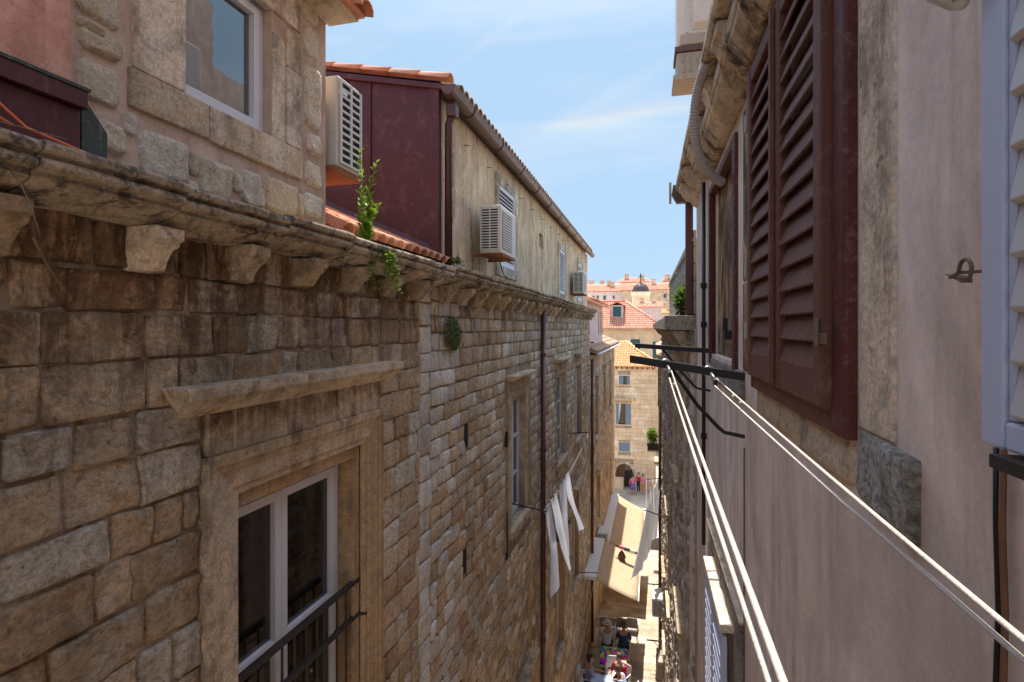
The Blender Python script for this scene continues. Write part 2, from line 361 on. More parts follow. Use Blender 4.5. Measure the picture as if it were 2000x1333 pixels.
paint('verdigris', (.07, .085, .07), .8, 0, (.20, .24, .19), .7, .2, .5, 30)
paint('wood_old', (.20, .10, .055), .7, 0, (.10, .05, .03), .5, .2, .4)
paint('copper_dome', (.11, .075, .085), .55, 0, (.20, .15, .15), .5)
paint('plastic_white', (.75, .76, .74), .45, 0, (.6, .6, .58), .1)
paint('orange_cable', (.75, .16, .06), .5)
paint('skin', (.50, .28, .19), .6, 0, (.45, .24, .16), .2, .3, .02)
paint('hair_dark', (.03, .02, .015), .6)
paint('hair_brown', (.13, .07, .035), .6)
tile_mat('tile', (.66, .24, .13), (.72, .36, .23), (.36, .19, .13))
tile_mat('tile_far', (.74, .27, .16), (.76, .40, .28), (.52, .24, .16))
tile_mat('tile_orange', (.80, .33, .13), (.80, .45, .22), (.50, .24, .12))
tile_mat('tile_old', (.42, .27, .17), (.50, .34, .22), (.24, .17, .12))
cloth('cloth_white', (.92, .91, .95), (.90, .89, .94), sss=False); cloth('cloth_blue', (.88, .91, .98), (.86, .89, .97)); cloth('curtain', (.55, .50, .44)); cloth('awning', (.74, .585, .40), (.68, .53, .35))
cloth('curtain_warm', (.42, .34, .27))
cloth('shirt_white', (.75, .76, .78), sss=False); cloth('shirt_lightblue', (.45, .58, .80), sss=False); cloth('shirt_navy', (.05, .075, .14), sss=False)
cloth('shirt_lilac', (.38, .36, .52), sss=False); cloth('shirt_red', (.50, .04, .05), sss=False); cloth('shirt_pink', (.72, .22, .30), sss=False); cloth('trouser_dark', (.05, .05, .07), sss=False)
cloth('skirt_purple', (.22, .10, .38), sss=False); cloth('shorts_orange', (.62, .30, .14), sss=False)
leafm('leaf_bright', (.13, .25, .025), (.26, .38, .05)); leafm('leaf_dark', (.03, .075, .014), (.07, .12, .02)); leafm('leaf_dry', (.22, .15, .07), (.32, .14, .05))
paint('twig', (.22, .17, .11), .8)
paint('rope', (.60, .53, .45), .85, 0, (.40, .33, .26), .6, .1, .8, 160)
glassm('glass', (.52, .50, .48), .02); glassm('glass_sky', (.25, .25, .27), .18)
mt = NT('patchwork'); v = mt.n('ShaderNodeTexVoronoi'); v.inputs['Scale'].default_value = 9; mt.put(v.inputs[0], mt.geo.outputs['Position'])
hsv = mt.n('ShaderNodeHueSaturation'); hsv.inputs['Saturation'].default_value = 1.5; mt.put(hsv.inputs['Color'], v.outputs['Color']); mt.out(hsv.outputs[0], .9)

# ------------------------------------------------------------------ masonry generators
def stone_geo(mb, y0, y1, z0, z1, depth, nu=3, nv=2, sx=1, seed=0.0, gap=.004, rough_=.006, base=-.012, fr=.016):
    """one stone with a worn, rounded, uneven face; x = out of the wall"""
    y0 += gap; y1 -= gap; z0 += gap; z1 -= gap
    w, h = y1 - y0, z1 - z0
    if w < .02 or h < .02: return
    vs_ = []; j = [random.uniform(-1, 1) * min(.012, h * .055) for _ in range(8)]
    cu = [(0, 0), (1, 0), (1, 1), (0, 1)]
    def P(u, v):
        a = (1 - u) * (1 - v); b = u * (1 - v); c = u * v; d = (1 - u) * v
        return (y0 + w * u + a * j[0] + b * j[1] + c * j[2] + d * j[3], z0 + h * v + a * j[4] + b * j[5] + c * j[6] + d * j[7])
    er = min(fr, w * .25, h * .3)
    us = [0, er / w * .5] + [er / w + (1 - 2 * er / w) * i / nu for i in range(nu + 1)] + [1 - er / w * .5, 1]
    vv = [0, er / h * .5] + [er / h + (1 - 2 * er / h) * i / nv for i in range(nv + 1)] + [1 - er / h * .5, 1]
    ty, tz = random.uniform(-.009, .009), random.uniform(-.009, .009)
    for b_, v in enumerate(vv):
        for a_, u in enumerate(us):
            y, z = P(u, v)
            du = min(u, 1 - u) * w; dv = min(v, 1 - v) * h
            # rounded corners: pull corner points inwards
            if du < er and dv < er:
                k = (1 - du / er) * (1 - dv / er) * er * .8
                y += k * (1 if u < .5 else -1); z += k * (1 if v < .5 else -1)
            e = min(1, du / er) ; g = min(1, dv / er); prof = math.sqrt(max(0, 1 - (1 - e) ** 2)) * math.sqrt(max(0, 1 - (1 - g) ** 2))
            n_ = noise.noise(Vector((y * 9 + seed, z * 9, seed * 3.1))) + .5 * noise.noise(Vector((y * 24 + seed, z * 24, seed)))
            x = base + (depth - base + (n_ * rough_ * 1.6) + ty * (u - .5) * 2 + tz * (v - .5) * 2) * prof
            vs_.append((x * sx, y, z))
    nu_, nv_ = len(us), len(vv)
    fs = [(b * nu_ + a, b * nu_ + a + 1, (b + 1) * nu_ + a + 1, (b + 1) * nu_ + a) for b in range(nv_ - 1) for a in range(nu_ - 1)]
    if sx < 0: fs = [tuple(reversed(f)) for f in fs]
    mb.add(vs_, fs)

def courses(y0, y1, z0, z1, hgt, wid, holes, wob=0.0, seed=1):
    rnd = random.Random(seed); out = []; z = z1
    while z > z0 + .05:
        h = rnd.uniform(*hgt); zb = max(z - h, z0)
        if zb - z0 < hgt[0] * .5: zb = z0
        segs = [(y0, y1)]
        for (a, b, c, d) in holes:
            if zb < d - .02 and z > c + .02:
                ns = []
                for s, e in segs:
                    if b <= s or a >= e: ns.append((s, e))
                    else:
                        if a > s: ns.append((s, a))
                        if b < e: ns.append((b, e))
                segs = ns
        for s, e in segs:
            y = s
            while y < e - .01:
                w = rnd.uniform(*wid)
                if e - (y + w) < wid[0] * .6: w = e - y
                if w > wid[1] * 1.3: w = w / 2
                out.append((y, min(y + w, e), zb, z)); y += w
        z = zb
    return out
def wall_holes(mb, x0, x1, y0, y1, z0, z1, holes):
    ys = sorted(set([y0, y1] + [min(max(v, y0), y1) for h in holes for v in h[:2]])); zs = sorted(set([z0, z1] + [min(max(v, z0), z1) for h in holes for v in h[2:]]))
    for i in range(len(ys) - 1):
        for j in range(len(zs) - 1):
            cy, cz = (ys[i] + ys[i + 1]) / 2, (zs[j] + zs[j + 1]) / 2
            if any(a < cy < b and c < cz < d for a, b, c, d in holes): continue
            mb.box(x0, ys[i], zs[j], x1, ys[i + 1], zs[j + 1])

def barrel(mb, p, axis_dir, width_dir, up, length, r0=.085, r1=.07, n=6, th=.014):
    p, a, w, u = Vector(p), Vector(axis_dir).normalized(), Vector(width_dir).normalized(), Vector(up).normalized()
    vs_ = []
    for t, r in ((0, r0), (length, r1)):
        for rr in (r, r - th):
            for k in range(n + 1):
                an = math.pi * k / n; vs_.append(p + a * t + w * (rr * math.cos(an)) + u * (rr * math.sin(an) * .85))
    m = n + 1; fs = []
    for k in range(n):
        fs += [(k, k + 1, 2 * m + k + 1, 2 * m + k), (m + k + 1, m + k, 3 * m + k, 3 * m + k + 1), (k + 1, k, m + k, m + k + 1), (2 * m + k, 2 * m + k + 1, 3 * m + k + 1, 3 * m + k)]
    mb.add(vs_, fs)

# ================================================================== SETTING: ground
g = MB(); g.box(-900, -200, -17.2, 900, 1500, -16.6)
tag(g.build('ground', M['paving']), kind='structure')
g = MB()
for n in range(-4, 20):
    a, b = n * STEP, (n + 1) * STEP; za = ground(a + .001); zb = ground(b - .001)
    g.add([(-3, a, za - .035), (1.2, a, za - .035), (1.2, b, zb - .035), (-3, b, zb - .035), (-3, a, za - 1.5), (1.2, a, za - 1.5), (1.2, b, zb - 1.5), (-3, b, zb - 1.5)],
          [(0, 1, 2, 3), (7, 6, 5, 4), (0, 4, 5, 1), (2, 6, 7, 3), (1, 5, 6, 2), (0, 3, 7, 4)])
lane = g.build('lane', M['mortar']); lane['kind'] = 'structure'
rp = random.Random(4)
for n in range(8, 20):
    for rrow in range(4):
        a = n * STEP + rrow * STEP / 4; b = a + STEP / 4; x = -2.9 + rp.uniform(-.3, 0)
        za, zb = ground(a + .001), ground(b - .001)
        while x < .75:
            w = rp.uniform(.5, .95); mb = MB(); gp = .006; dz = rp.uniform(-.004, .004)
            mb.add([(x + gp, a + gp, za - .07), (x + w - gp, a + gp, za - .07), (x + w - gp, b - gp, zb - .07), (x + gp, b - gp, zb - .07),
                    (x + gp, a + gp, za + dz), (x + w - gp, a + gp, za + dz), (x + w - gp, b - gp, zb + dz), (x + gp, b - gp, zb + dz)],
                   [(0, 3, 2, 1), (4, 5, 6, 7), (0, 1, 5, 4), (1, 2, 6, 5), (2, 3, 7, 6), (3, 0, 4, 7)])
            if -2.5 < x + w / 2 < .75: mb.build('paving_stone', M['paving'], lane, recalc=False)
            x += w
GZ = -14.5
g = MB(); g.box(-40, 36.0, GZ - 1, 40, 52, GZ)
plaza = g.build('square', M['paving']); plaza['kind'] = 'structure'
for i in range(9):
    for j in range(7):
        x0 = -5.2 + i * .95 + (j % 2) * .4; y0 = 36.3 + j * 1.9; mb = MB(); mb.box(x0 + .02, y0 + .02, GZ + .001, x0 + .93, y0 + 1.88, GZ + .012 + rp.uniform(0, .004)); mb.build('paving_stone', M['paving'], plaza, recalc=False)

# ================================================================== LEFT: near stone house
ZC = .65                                                        # top of the cornice
YA = 5.45
houseA = thing('stone_house', 'nearest honey brown stone house on the left with carved window and bracketed cornice', 'house', (0, 2, ground(2)), LF)
hA = [(2.82 - .0, 4.00, -4.2, -1.0)]
holesA = [(2.55, 4.05, -4.2, -.97)]
mb = MB(); wall_holes(mb, -.35, -.004, -6, YA, ground(0) - .3, ZC - .02, holesA); mb.box(-6, -6, ground(0) - .3, -5.7, YA, ZC - .02); mb.box(-6, YA - .3, -12, -.36, YA, ZC - .02); mb.box(-5.7, -6, -11, -.36, -5.8, ZC - .02)
mb.box(-5.69, -5.79, ZC - .32, -.36, YA - .31, ZC - .03)
mb.build('wall', M['mortar'], houseA)
stA = courses(.2, YA - .28, -4.7, ZC - .16, (.185, .26), (.16, .46), [(2.37, 4.30, -5, -.40)], seed=5)
quo = []
z = ZC - .16; k = 0
rq = random.Random(3)
while z > -4.7:
    h = rq.uniform(.2, .33); a = rq.uniform(.18, .34); quo.append((YA - .28 - (.0 if k % 2 else .0), YA, z - h, z)); z -= h; k += 1
stA += quo
stA.sort(key=lambda s: -(s[1] - s[0]) * (s[3] - s[2]) / (s[0] + .5) ** 2)
big, rest = stA[:296], stA[296:]
for i, (a, b, c, d) in enumerate(big):
    mb = MB(); near = a < 3.2
    stone_geo(mb, a, b, c, d, random.uniform(.010, .030), 9 if near else 5, 7 if near else 4, seed=i * 1.37, gap=random.uniform(.001, .007), rough_=.013 if near else .010, fr=random.uniform(.008, .018))
    mb.build('stone', M['stone_quoin' if a > YA - .3 else 'stone_near'], houseA, smooth=True, recalc=False)
if rest:
    mb = MB()
    for i, (a, b, c, d) in enumerate(rest): stone_geo(mb, a, b, c, d, random.uniform(.008, .03), 3, 2, seed=i * 2.1)
    mb.build('stones', M['stone_near'], houseA, smooth=True, recalc=False, kind='stuff')

# cornice: moulded blocks with open joints
def cornice_profile(s=1.0, o=0.0):
    return [(-.25, .645), (.27 * s, .655), (.30 * s, .65), (.305 * s, .635), (.30 * s, .612), (.268 * s, .608), (.265 * s, .596), (.285 * s, .59), (.29 * s, .572), (.28 * s, .558), (.245 * s, .553), (.24 * s, .540), (.25 * s, .528), (.20 * s, .50), (.12, .478), (.115, .462), (-.05, .455)]
def corbel(y, w, zt, h=.21, out=.21, dx=0):
    pts = [(-.02, zt), (out, zt), (out, zt - .055), (out - .02, zt - .065), (out - .025, zt - .085), (out - .06, zt - .10), (out - .10, zt - .15), (out - .12, zt - h), (-.02, zt - h - .01)]
    mb = MB(); mb.prism(pts, 'y', y - w / 2, y + w / 2, 3)
    return mb.rough(.006, 9, y)
joints = [-.6, .55, 1.41, 2.02, 2.75, 3.45, 4.2, 4.9, YA + .02]
for a, b in zip(joints[:-1], joints[1:]):
    mb = MB(); dz = random.uniform(-.012, .012); dx = random.uniform(-.01, .01)
    mb.prism([(x + (dx if x > 0 else 0), z + dz) for x, z in cornice_profile()], 'y', a + .006, b - .006, 8); mb.rough(.0045, 7, a).rough(.0025, 30, b)
    mb.build('cornice_block', M['stone_cornice'], houseA, bev=.006)
for y in (.8, 1.38, 2.02, 2.62, 3.2, 3.78, 4.4, 5.02):
    corbel(y, .15, .462, .20 if y < 3 else .18, .20).build('corbel', M['stone_corbel'], houseA, bev=.005)

def framed_window(house, y0, y1, z0, z1, fr=.055, rec=-.17, leaves=2, rows=(), sgn=1, fmat='pvc_white', cur='curtain_warm', glass='glass', jam=.035, sill_=None):
    """white window set in the opening; parts: window > frame, sash..., pane"""
    X = lambda v: v * sgn
    mb = MB()
    def bx(m, a, b, c, d, e, f): m.box(min(X(a), X(d)), b, c, max(X(a), X(d)), e, f)
    bx(mb, rec - .03, y0, z0, rec + .03, y0 + jam, z1); bx(mb, rec - .03, y1 - jam, z0, rec + .03, y1, z1); bx(mb, rec - .03, y0 + jam, z1 - jam, rec + .03, y1 - jam, z1); bx(mb, rec - .03, y0 + jam, z0, rec + .03, y1 - jam, z0 + jam)
    win = mb.build('window', M[fmat], house, bev=.004)
    iy0, iy1 = y0 + jam + .002, y1 - jam - .002; w = (iy1 - iy0) / leaves
    for k in range(leaves):
        a, b = iy0 + k * w + .002, iy0 + (k + 1) * w - .002; c, d = z0 + jam + .003, z1 - jam - .003
        mb = MB(); s0, s1 = rec - .02, rec + .045
        bx(mb, s0, a, c, s1, a + fr, d); bx(mb, s0, b - fr, c, s1, b, d); bx(mb, s0, a + fr, d - fr, s1, b - fr, d); bx(mb, s0, a + fr, c, s1, b - fr, c + fr * 1.2)
        for r in rows:
            zz = c + (d - c) * r; bx(mb, s0 + .01, a + fr, zz - fr * .45, s1 - .01, b - fr, zz + fr * .45)
        sash = mb.build('sash', M[fmat], win, bev=.004)
    mb = MB(); bx(mb, rec - .004, iy0 + .01, z0 + jam + .01, rec + .004, iy1 - .01, z1 - jam - .01); mb.build('pane', M[glass], win)
    if cur:
        mb = MB(); n = 28; vs_ = []
        for i in range(n + 1):
            yy = iy0 + (iy1 - iy0) * i / n; xx = X(rec - .12 + .022 * math.sin(i * 1.9) + .01 * math.sin(i * .7))
            vs_ += [(xx, yy, z0 + .02), (xx, yy, z1 - .02)]
        mb.add(vs_, [(2 * i, 2 * i + 2, 2 * i + 3, 2 * i + 1) for i in range(n)]); mb.build('curtain', M[cur], win, smooth=True, recalc=False)
    return win

# big carved window of house A
def arch_profile(): return [(0, 0), (.075, 0), (.08, .012), (.08, .045), (.062, .052), (.062, .075), (.05, .082), (.05, .16), (.036, .166), (.036, .20), (.0, .21)]
def architrave(house, y0, y1, ztop, zbot, w=.21, mat='stone_dressed', sgn=1, s=1.0):
    """mitred moulding round an opening; outer edge y0..y1, ztop; profile runs inwards"""
    prof = [(a * s, b * w / .21) for a, b in arch_profile()]
    for which in ('l', 't', 'r'):
        mb = MB(); vs_ = []; n = len(prof); segs = 10
        for k in range(segs + 1):
            t = k / segs
            for (x, i) in prof:
                if which == 'l': p = (x * sgn, y0 + i, zbot + (ztop - i - zbot) * t)
                elif which == 'r': p = (x * sgn, y1 - i, zbot + (ztop - i - zbot) * t)
                else: p = (x * sgn, y0 + i + (y1 - y0 - 2 * i) * t, ztop - i)
                vs_.append(p)
        fs = [(k * n + i, k * n + (i + 1) % n, (k + 1) * n + (i + 1) % n, (k + 1) * n + i) for k in range(segs) for i in range(n)]
        fs += [tuple(range(n)), tuple(segs * n + i for i in reversed(range(n)))]
        mb.add(vs_, fs); mb.rough(.002, 12, y0); mb.build('architrave', M[mat], house)
    mb = MB()
    return w
def hood(house, y0, y1, z, out=.2, h=.09, sgn=1, mat='stone_pale', name='hood'):
    pts = [(-.01, z), (out, z), (out, z - h * .42), (out * .93, z - h * .45), (out * .9, z - h * .6), (out * .75, z - h * .75), (out * .5, z - h), (out * .38, z - h * 1.1), (-.01, z - h * 1.15)]
    n = len(pts); segs = 12; vs_ = []
    for k in range(segs + 1):
        t = k / segs
        for x, zz in pts:
            ins = (out - x) * .8 if zz < z - h * .4 else 0
            ins = max(0, ins if x > 0 else out * .62)
            if zz == z: ins = 0
            vs_.append((x * sgn, (y0 + ins) + (y1 - y0 - 2 * ins) * t, zz))
    fs = [(k * n + i, k * n + (i + 1) % n, (k + 1) * n + (i + 1) % n, (k + 1) * n + i) for k in range(segs) for i in range(n)]
    fs += [tuple(range(n)), tuple(segs * n + i for i in reversed(range(n)))]
    mb = MB(); mb.add(vs_, fs); mb.rough(.004, 8, y0 * 3)
    return mb.build(name, M[mat], house, bev=.004)

architrave(houseA, 2.37, 4.30, -.70, -4.7, .27, s=.9)
mb = MB(); mb.box(-.02, 2.40, -.70, .045, 4.27, -.405); mb.rough(.003, 10); mb.build('frieze', M['stone_dressed'], houseA, bev=.008)
hood(houseA, 2.13, 4.47, -.30, .19, .145)
mb = MB()
mb.box(-.12, 2.575, -4.7, -.01, 2.66, -.97); mb.box(-.34, 3.94, -4.7, -.01, 4.035, -.97); mb.box(-.34, 2.661, -1.06, -.01, 3.939, -.97)
mb.rough(.002, 9); mb.build('reveal', M['stone_dressed'], houseA, bev=.01)
w1 = framed_window(houseA, 2.50, 3.93, -4.6, -1.063, fr=.062, rec=-.175, leaves=2, rows=(.70,), jam=.05)
mb = MB(); mb.box(-2.6, 2.0, -4.9, -2.5, 4.9, -.5); mb.box(-2.5, 2.0, -4.9, -.36, 2.1, -.5); mb.box(-2.5, 4.8, -4.9, -.36, 4.9, -.5); mb.box(-2.5, 2.1, -.6, -.36, 4.8, -.5); mb.build('room', M['interior'], houseA)
# balcony rail
rail = MB(); zt = -2.08
rail.box(-.045, 2.6, zt - .017, .0, 4.02, zt + .017)
r_o = rail.build('balcony_rail', M['iron_dark'], houseA, bev=.004)
mb = MB(); mb.box(-.038, 2.6, zt - .305, -.008, 4.03, zt - .27); mb.build('rail_bar', M['iron_dark'], r_o)
for k in range(11):
    y = 2.70 + k * .128; mb = MB(); mb.tube([(-.025, y, zt - .01), (-.025, y, zt - 1.0)], .009, 6)
    mb.tube([(-.025, y, zt - .255), (-.025, y, zt - .27), (-.025, y, zt - .285), (-.025, y, zt - .30), (-.025, y, zt - .315)], [.009, .022, .03, .022, .009], 8)
    mb.build('baluster', M['iron_dark'], r_o, smooth=False)
mb = MB(); mb.tube([(-.03, 4.0, zt - .29), (.02, 4.05, zt - .29), (.04, 4.06, zt - .30)], .016, 8); mb.build('rail_end', M['iron_dark'], r_o)

# ---- attic of house A (pink stucco, rubble wall, window)
mb = MB(); wall_holes(mb, -.45, -.055, 1.76, 3.62, ZC - .02, 2.36, [(2.22, 3.02, 1.235, 2.1)]); mb.box(-3.6, 3.5, ZC - .02, -.46, 3.62, 2.36); mb.box(-3.6, -4, ZC - .02, -3.5, 3.499, 2.36)
mb.build('attic_wall', M['mortar_pink'], houseA)
mb = MB(); mb.box(-.45, -4, ZC - .02, -.045, 1.758, 2.36); mb.build('stucco_wall', M['stucco_pink'], houseA)
mb = MB(); mb.box(-1.6, 2.0, 1.0, -1.5, 3.4, 2.3); mb.build('attic_room', M['interior'], houseA)
def rub(px0, py0, px1, py1, off=-.055):
    ya, za = L(px0, (py0 + py1) / 2, off); yb, _ = L(px1, (py0 + py1) / 2, off)
    _, zt = L((px0 + px1) / 2, py0, off); _, zb = L((px0 + px1) / 2, py1, off)
    return ya, yb, zb, zt
rubble = [(240, 222, 262, 262), (365, 300, 388, 345), (452, 340, 470, 375), (505, 372, 514, 405), (578, 380, 592, 425), (142, 205, 170, 245), (148, 44, 200, 62), (362, 352, 388, 385), (145, -60, 230, 42), (150, 62, 236, 112), (150, 122, 232, 205), (172, 235, 242, 300), (268, 262, 362, 348), (388, 318, 452, 388), (468, 336, 506, 402), (514, 352, 577, 416), (592, 60, 620, 115), (592, 130, 624, 250), (598, 262, 626, 305), (594, 318, 626, 366), (592, 380, 626, 425), (188, -90, 250, -70), (586, -20, 618, 44)]
for i, q in enumerate(rubble):
    a, b, c, d = rub(*q); mb = MB(); stone_geo(mb, a, b, c, d, .024, 6, 6, seed=i * 3.3, gap=-.006, rough_=.014, fr=.035); 
    for p in mb.v: p.x -= .055
    mb.build('rubble_stone', M['stone_attic'], houseA, smooth=True, recalc=False)
def block(x0, y0, z0, x1, y1, z1, name, mat, par, r=.003, bev=.008):
    mb = MB(); mb.box(x0, y0, z0, x1, y1, z1); mb.rough(r, 8, y0 * 5 + z0); return mb.build(name, M[mat], par, bev=bev)
block(-.09, 2.02, 1.045, -.035, 2.49, 1.235, 'sill_block', 'stone_pale', houseA)
block(-.09, 2.495, 1.035, -.033, 3.32, 1.235, 'sill_block', 'stone_pale', houseA)
block(-.09, 2.04, 1.238, -.035, 2.336, 1.98, 'jamb_block', 'stone_pale', houseA)
block(-.09, 2.04, 1.984, -.038, 2.336, 2.30, 'jamb_block', 'stone_pale', houseA)
block(-.12, 3.022, 1.238, -.048, 3.15, 1.93, 'jamb_block', 'stone_pale', houseA)
block(-.2, 3.155, 1.238, -.034, 3.31, 1.76, 'jamb_block', 'stone_pale', houseA)
block(-.2, 3.155, 1.764, -.037, 3.31, 2.02, 'jamb_block', 'stone_pale', houseA)
block(-.09, 2.04, 2.06, -.035, 3.31, 2.30, 'lintel_block', 'stone_pale', houseA)
framed_window(houseA, 2.23, 3.02, 1.215, 2.09, fr=.05, rec=-.15, leaves=1, jam=.045, glass='glass_sky', cur='curtain_warm')
# attic eave
mb = MB(); mb.prism([(-3.6, 3.1), (.24, 2.36), (.24, 2.33), (-.1, 2.33), (-3.6, 3.0)], 'y', -4, 3.68); mb.build('roof', M['tile'], houseA)
mb = MB(); mb.box(-.05, -4, 2.30, .2, 3.66, 2.328); mb.build('eave_board', M['stone_pale'], houseA)
for k in range(18):
    mb = MB(); barrel(mb, (.30, 3.62 - k * .17, 2.345), (-1, 0, .19), (0, 1, 0), (.19, 0, 1), .42, .088, .075); mb.build('roof_tile', M['tile'], houseA, smooth=True)
# flashing on the pink part
mb = MB(); mb.box(-.044, -2, ZC - .03, .03, 1.74, .91); mb.box(-.03, -2, .912, .06, 1.75, .985)
fl = mb.build('flashing', M['cladding_red'], houseA, bev=.004)
mb = MB(); mb.box(-.044, -2, .987, .066, 1.76, 1.0); mb.prism([(1.755, .987), (1.755, .66), (1.86, .66), (1.86, .85)], 'x', -.04, .02); mb.rough(.006, 14); mb.build('flashing_cap', M['verdigris'], houseA)

# ---- lean roof over the end of house A (between the attics)
YG = 5.80                                                        # brown gable plane
ZG0 = .72
pitch = .43
mb = MB(); mb.prism([(.02, ZG0 - .06), (.02, ZG0 - .02), (-4, ZG0 - .02 + 4 * pitch), (-4, ZG0 - .14 + 4 * pitch)], 'y', 3.63, YG - .01); mb.build('lean_roof', M['tile_old'], houseA)
ax = Vector((-1, 0, pitch)).normalized()
for r in range(13):
    y = 3.75 + r * .178
    for k in range(6):
        if y > 5.98: continue
        p = Vector((.05, y, ZG0)) + ax * (k * .36) + Vector((0, random.uniform(-.008, .008), .02 + random.uniform(0, .006)))
        mb = MB(); barrel(mb, p, ax, (0, 1, 0), (pitch, 0, 1), .42, .09, .074); mb.build('roof_tile', M['tile'], houseA, smooth=True)

# ================================================================== LEFT: second house (gable, ochre attic, long stone wall)
YB0, YB1 = YA + .02, 20.55
houseB = thing('stone_house', 'long weathered stone house on the left with ochre attic and brown metal gable end', 'house', (0, 13, ground(13)), LF)
ZB = .66
bw = [  # (y0,y1,z0,z1) window openings in the long wall
    (8.85, 9.95, -3.40, -1.22), (13.35, 14.7, -3.42, -1.2), (16.6, 17.9, -3.5, -1.2),
    (13.2, 14.3, -8.3, -5.6), (9.0, 10.2, -9.2, -6.7), (16.2, 17.3, -7.9, -5.2)]
mb = MB(); wall_holes(mb, -.35, -.005, YB0, YB1, -12.8, ZB - .02, bw); mb.box(-6, YB0, -12.8, -5.7, YB1, ZB - .02); mb.box(-5.7, YB0, -12.8, -.36, YB0 + .2, ZB - .02); mb.box(-5.7, YB1 - .2, -12.8, -.36, YB1, ZB - .02); mb.box(-5.69, YB0 + .21, ZB - .3, -.36, YB1 - .21, ZB - .1)
mb.build('wall', M['mortar'], houseB)
mb = MB(); mb.box(-1.3, YB0 + .3, -12.5, -1.2, YB1 - .3, ZB - .32); mb.build('room', M['interior'], houseB)
pad = [(a - .16, b + .16, c - .1, d + .1) for a, b, c, d in bw]
pad += [(8.45, 10.45, -3.75, -.75)]
slots = [(6.55, 6.72, -1.55, -1.25), (6.5, 6.66, -3.15, -2.85), (6.3, 6.5, -4.75, -4.4)]
stB = courses(YB0, YB1, -12.3, ZB - .17, (.17, .23), (.15, .36), pad + slots, seed=11)
stB.sort(key=lambda s: -(s[1] - s[0]) * (s[3] - s[2]) / ((s[0]) ** 3 + .02 * abs(s[2]) ** 3) - (0 if s[2] > -5 else -99))
big, rest = stB[:290], stB[290:]
for i, (a, b, c, d) in enumerate(big):
    mb = MB(); stone_geo(mb, a, b, c, d, random.uniform(.006, .032), 3, 2, seed=i * 1.7, gap=random.uniform(.003, .009), rough_=.01); mb.build('stone', M['stone_quoin' if (a < 6.1 and i % 3) else ('stone_near' if (i * 7) % 3 == 0 else 'stone_far')], houseB, smooth=True, recalc=False)
mb = MB()
for i, (a, b, c, d) in enumerate(rest):
    stone_geo(mb, a, b, c, d, random.uniform(.006, .032), 1, 1, seed=i * .77, gap=random.uniform(.003, .009), rough_=.01)
mb.build('stones', M['stone_far'], houseB, smooth=True, recalc=False, kind='stuff')
y = YB0 + .03; first = True
while y < YB1 + .1:
    l = random.uniform(.8, 1.5); b = min(y + l, YB1 + .15); mb = MB(); dz = random.uniform(-.012, .012) + (.03 if first else .015)
    mb.prism([(x, z + dz) for x, z in cornice_profile(1.0)], 'y', y + .006, b - .006, 6); mb.rough(.006, 7, y); mb.build('cornice_block', M['stone_cornice'], houseB, bev=.006); y = b; first = False
    if b >= YB1 + .14: break
y = 5.75
while y < YB1:
    corbel(y, .15, .472, .20, .21).build('corbel', M['stone_corbel'], houseB); y += .585
# windows of the long wall
def stone_surround(house, y0, y1, z0, z1, sgn=1, mat='stone_dressed', hd=True, sill=True, name='surround', ho=.2):
    mb = MB(); w = .13
    X0, X1 = (-.3, .035) if sgn > 0 else (-.035, .3)
    mb.box(X0, y0 - w, z0, X1, y0, z1 + w); mb.box(X0, y1, z0, X1, y1 + w, z1 + w); mb.box(X0, y0, z1, X1, y1, z1 + w); mb.rough(.003, 8, y0)
    mb.build(name, M[mat], house, bev=.006)
    if hd:
        mb = MB(); mb.box(min(X0, 0), y0 - w - .02, z1 + w + .003, .03 if sgn > 0 else .3, y1 + w + .02, z1 + w + .19); mb.build('frieze', M[mat], house, bev=.01)
        hood(house, y0 - w - .12, y1 + w + .12, z1 + w + .29, ho, .095, sgn)
    if sill:
        mb = MB(); s0, s1 = (-.25, .10) if sgn > 0 else (-.10, .25)
        ns = 3
        for k in range(ns):
            a = y0 - w - .02 + (y1 - y0 + 2 * w + .04) * k / ns; b = y0 - w - .02 + (y1 - y0 + 2 * w + .04) * (k + 1) / ns
            mb.box(s0, a + .002, z0 - .13, s1, b - .002, z0 - .002)
        mb.build('sill', M['stone_pale'], house, bev=.006)
for i, (a, b, c, d) in enumerate(bw):
    stone_surround(houseB, a, b, c, d, hd=True, sill=(i != 4))
    framed_window(houseB, a + .01, b - .01, c + .01, d - .01, fr=.06, rec=-.14, leaves=2, rows=(.33, .66), jam=.045, cur='curtain')
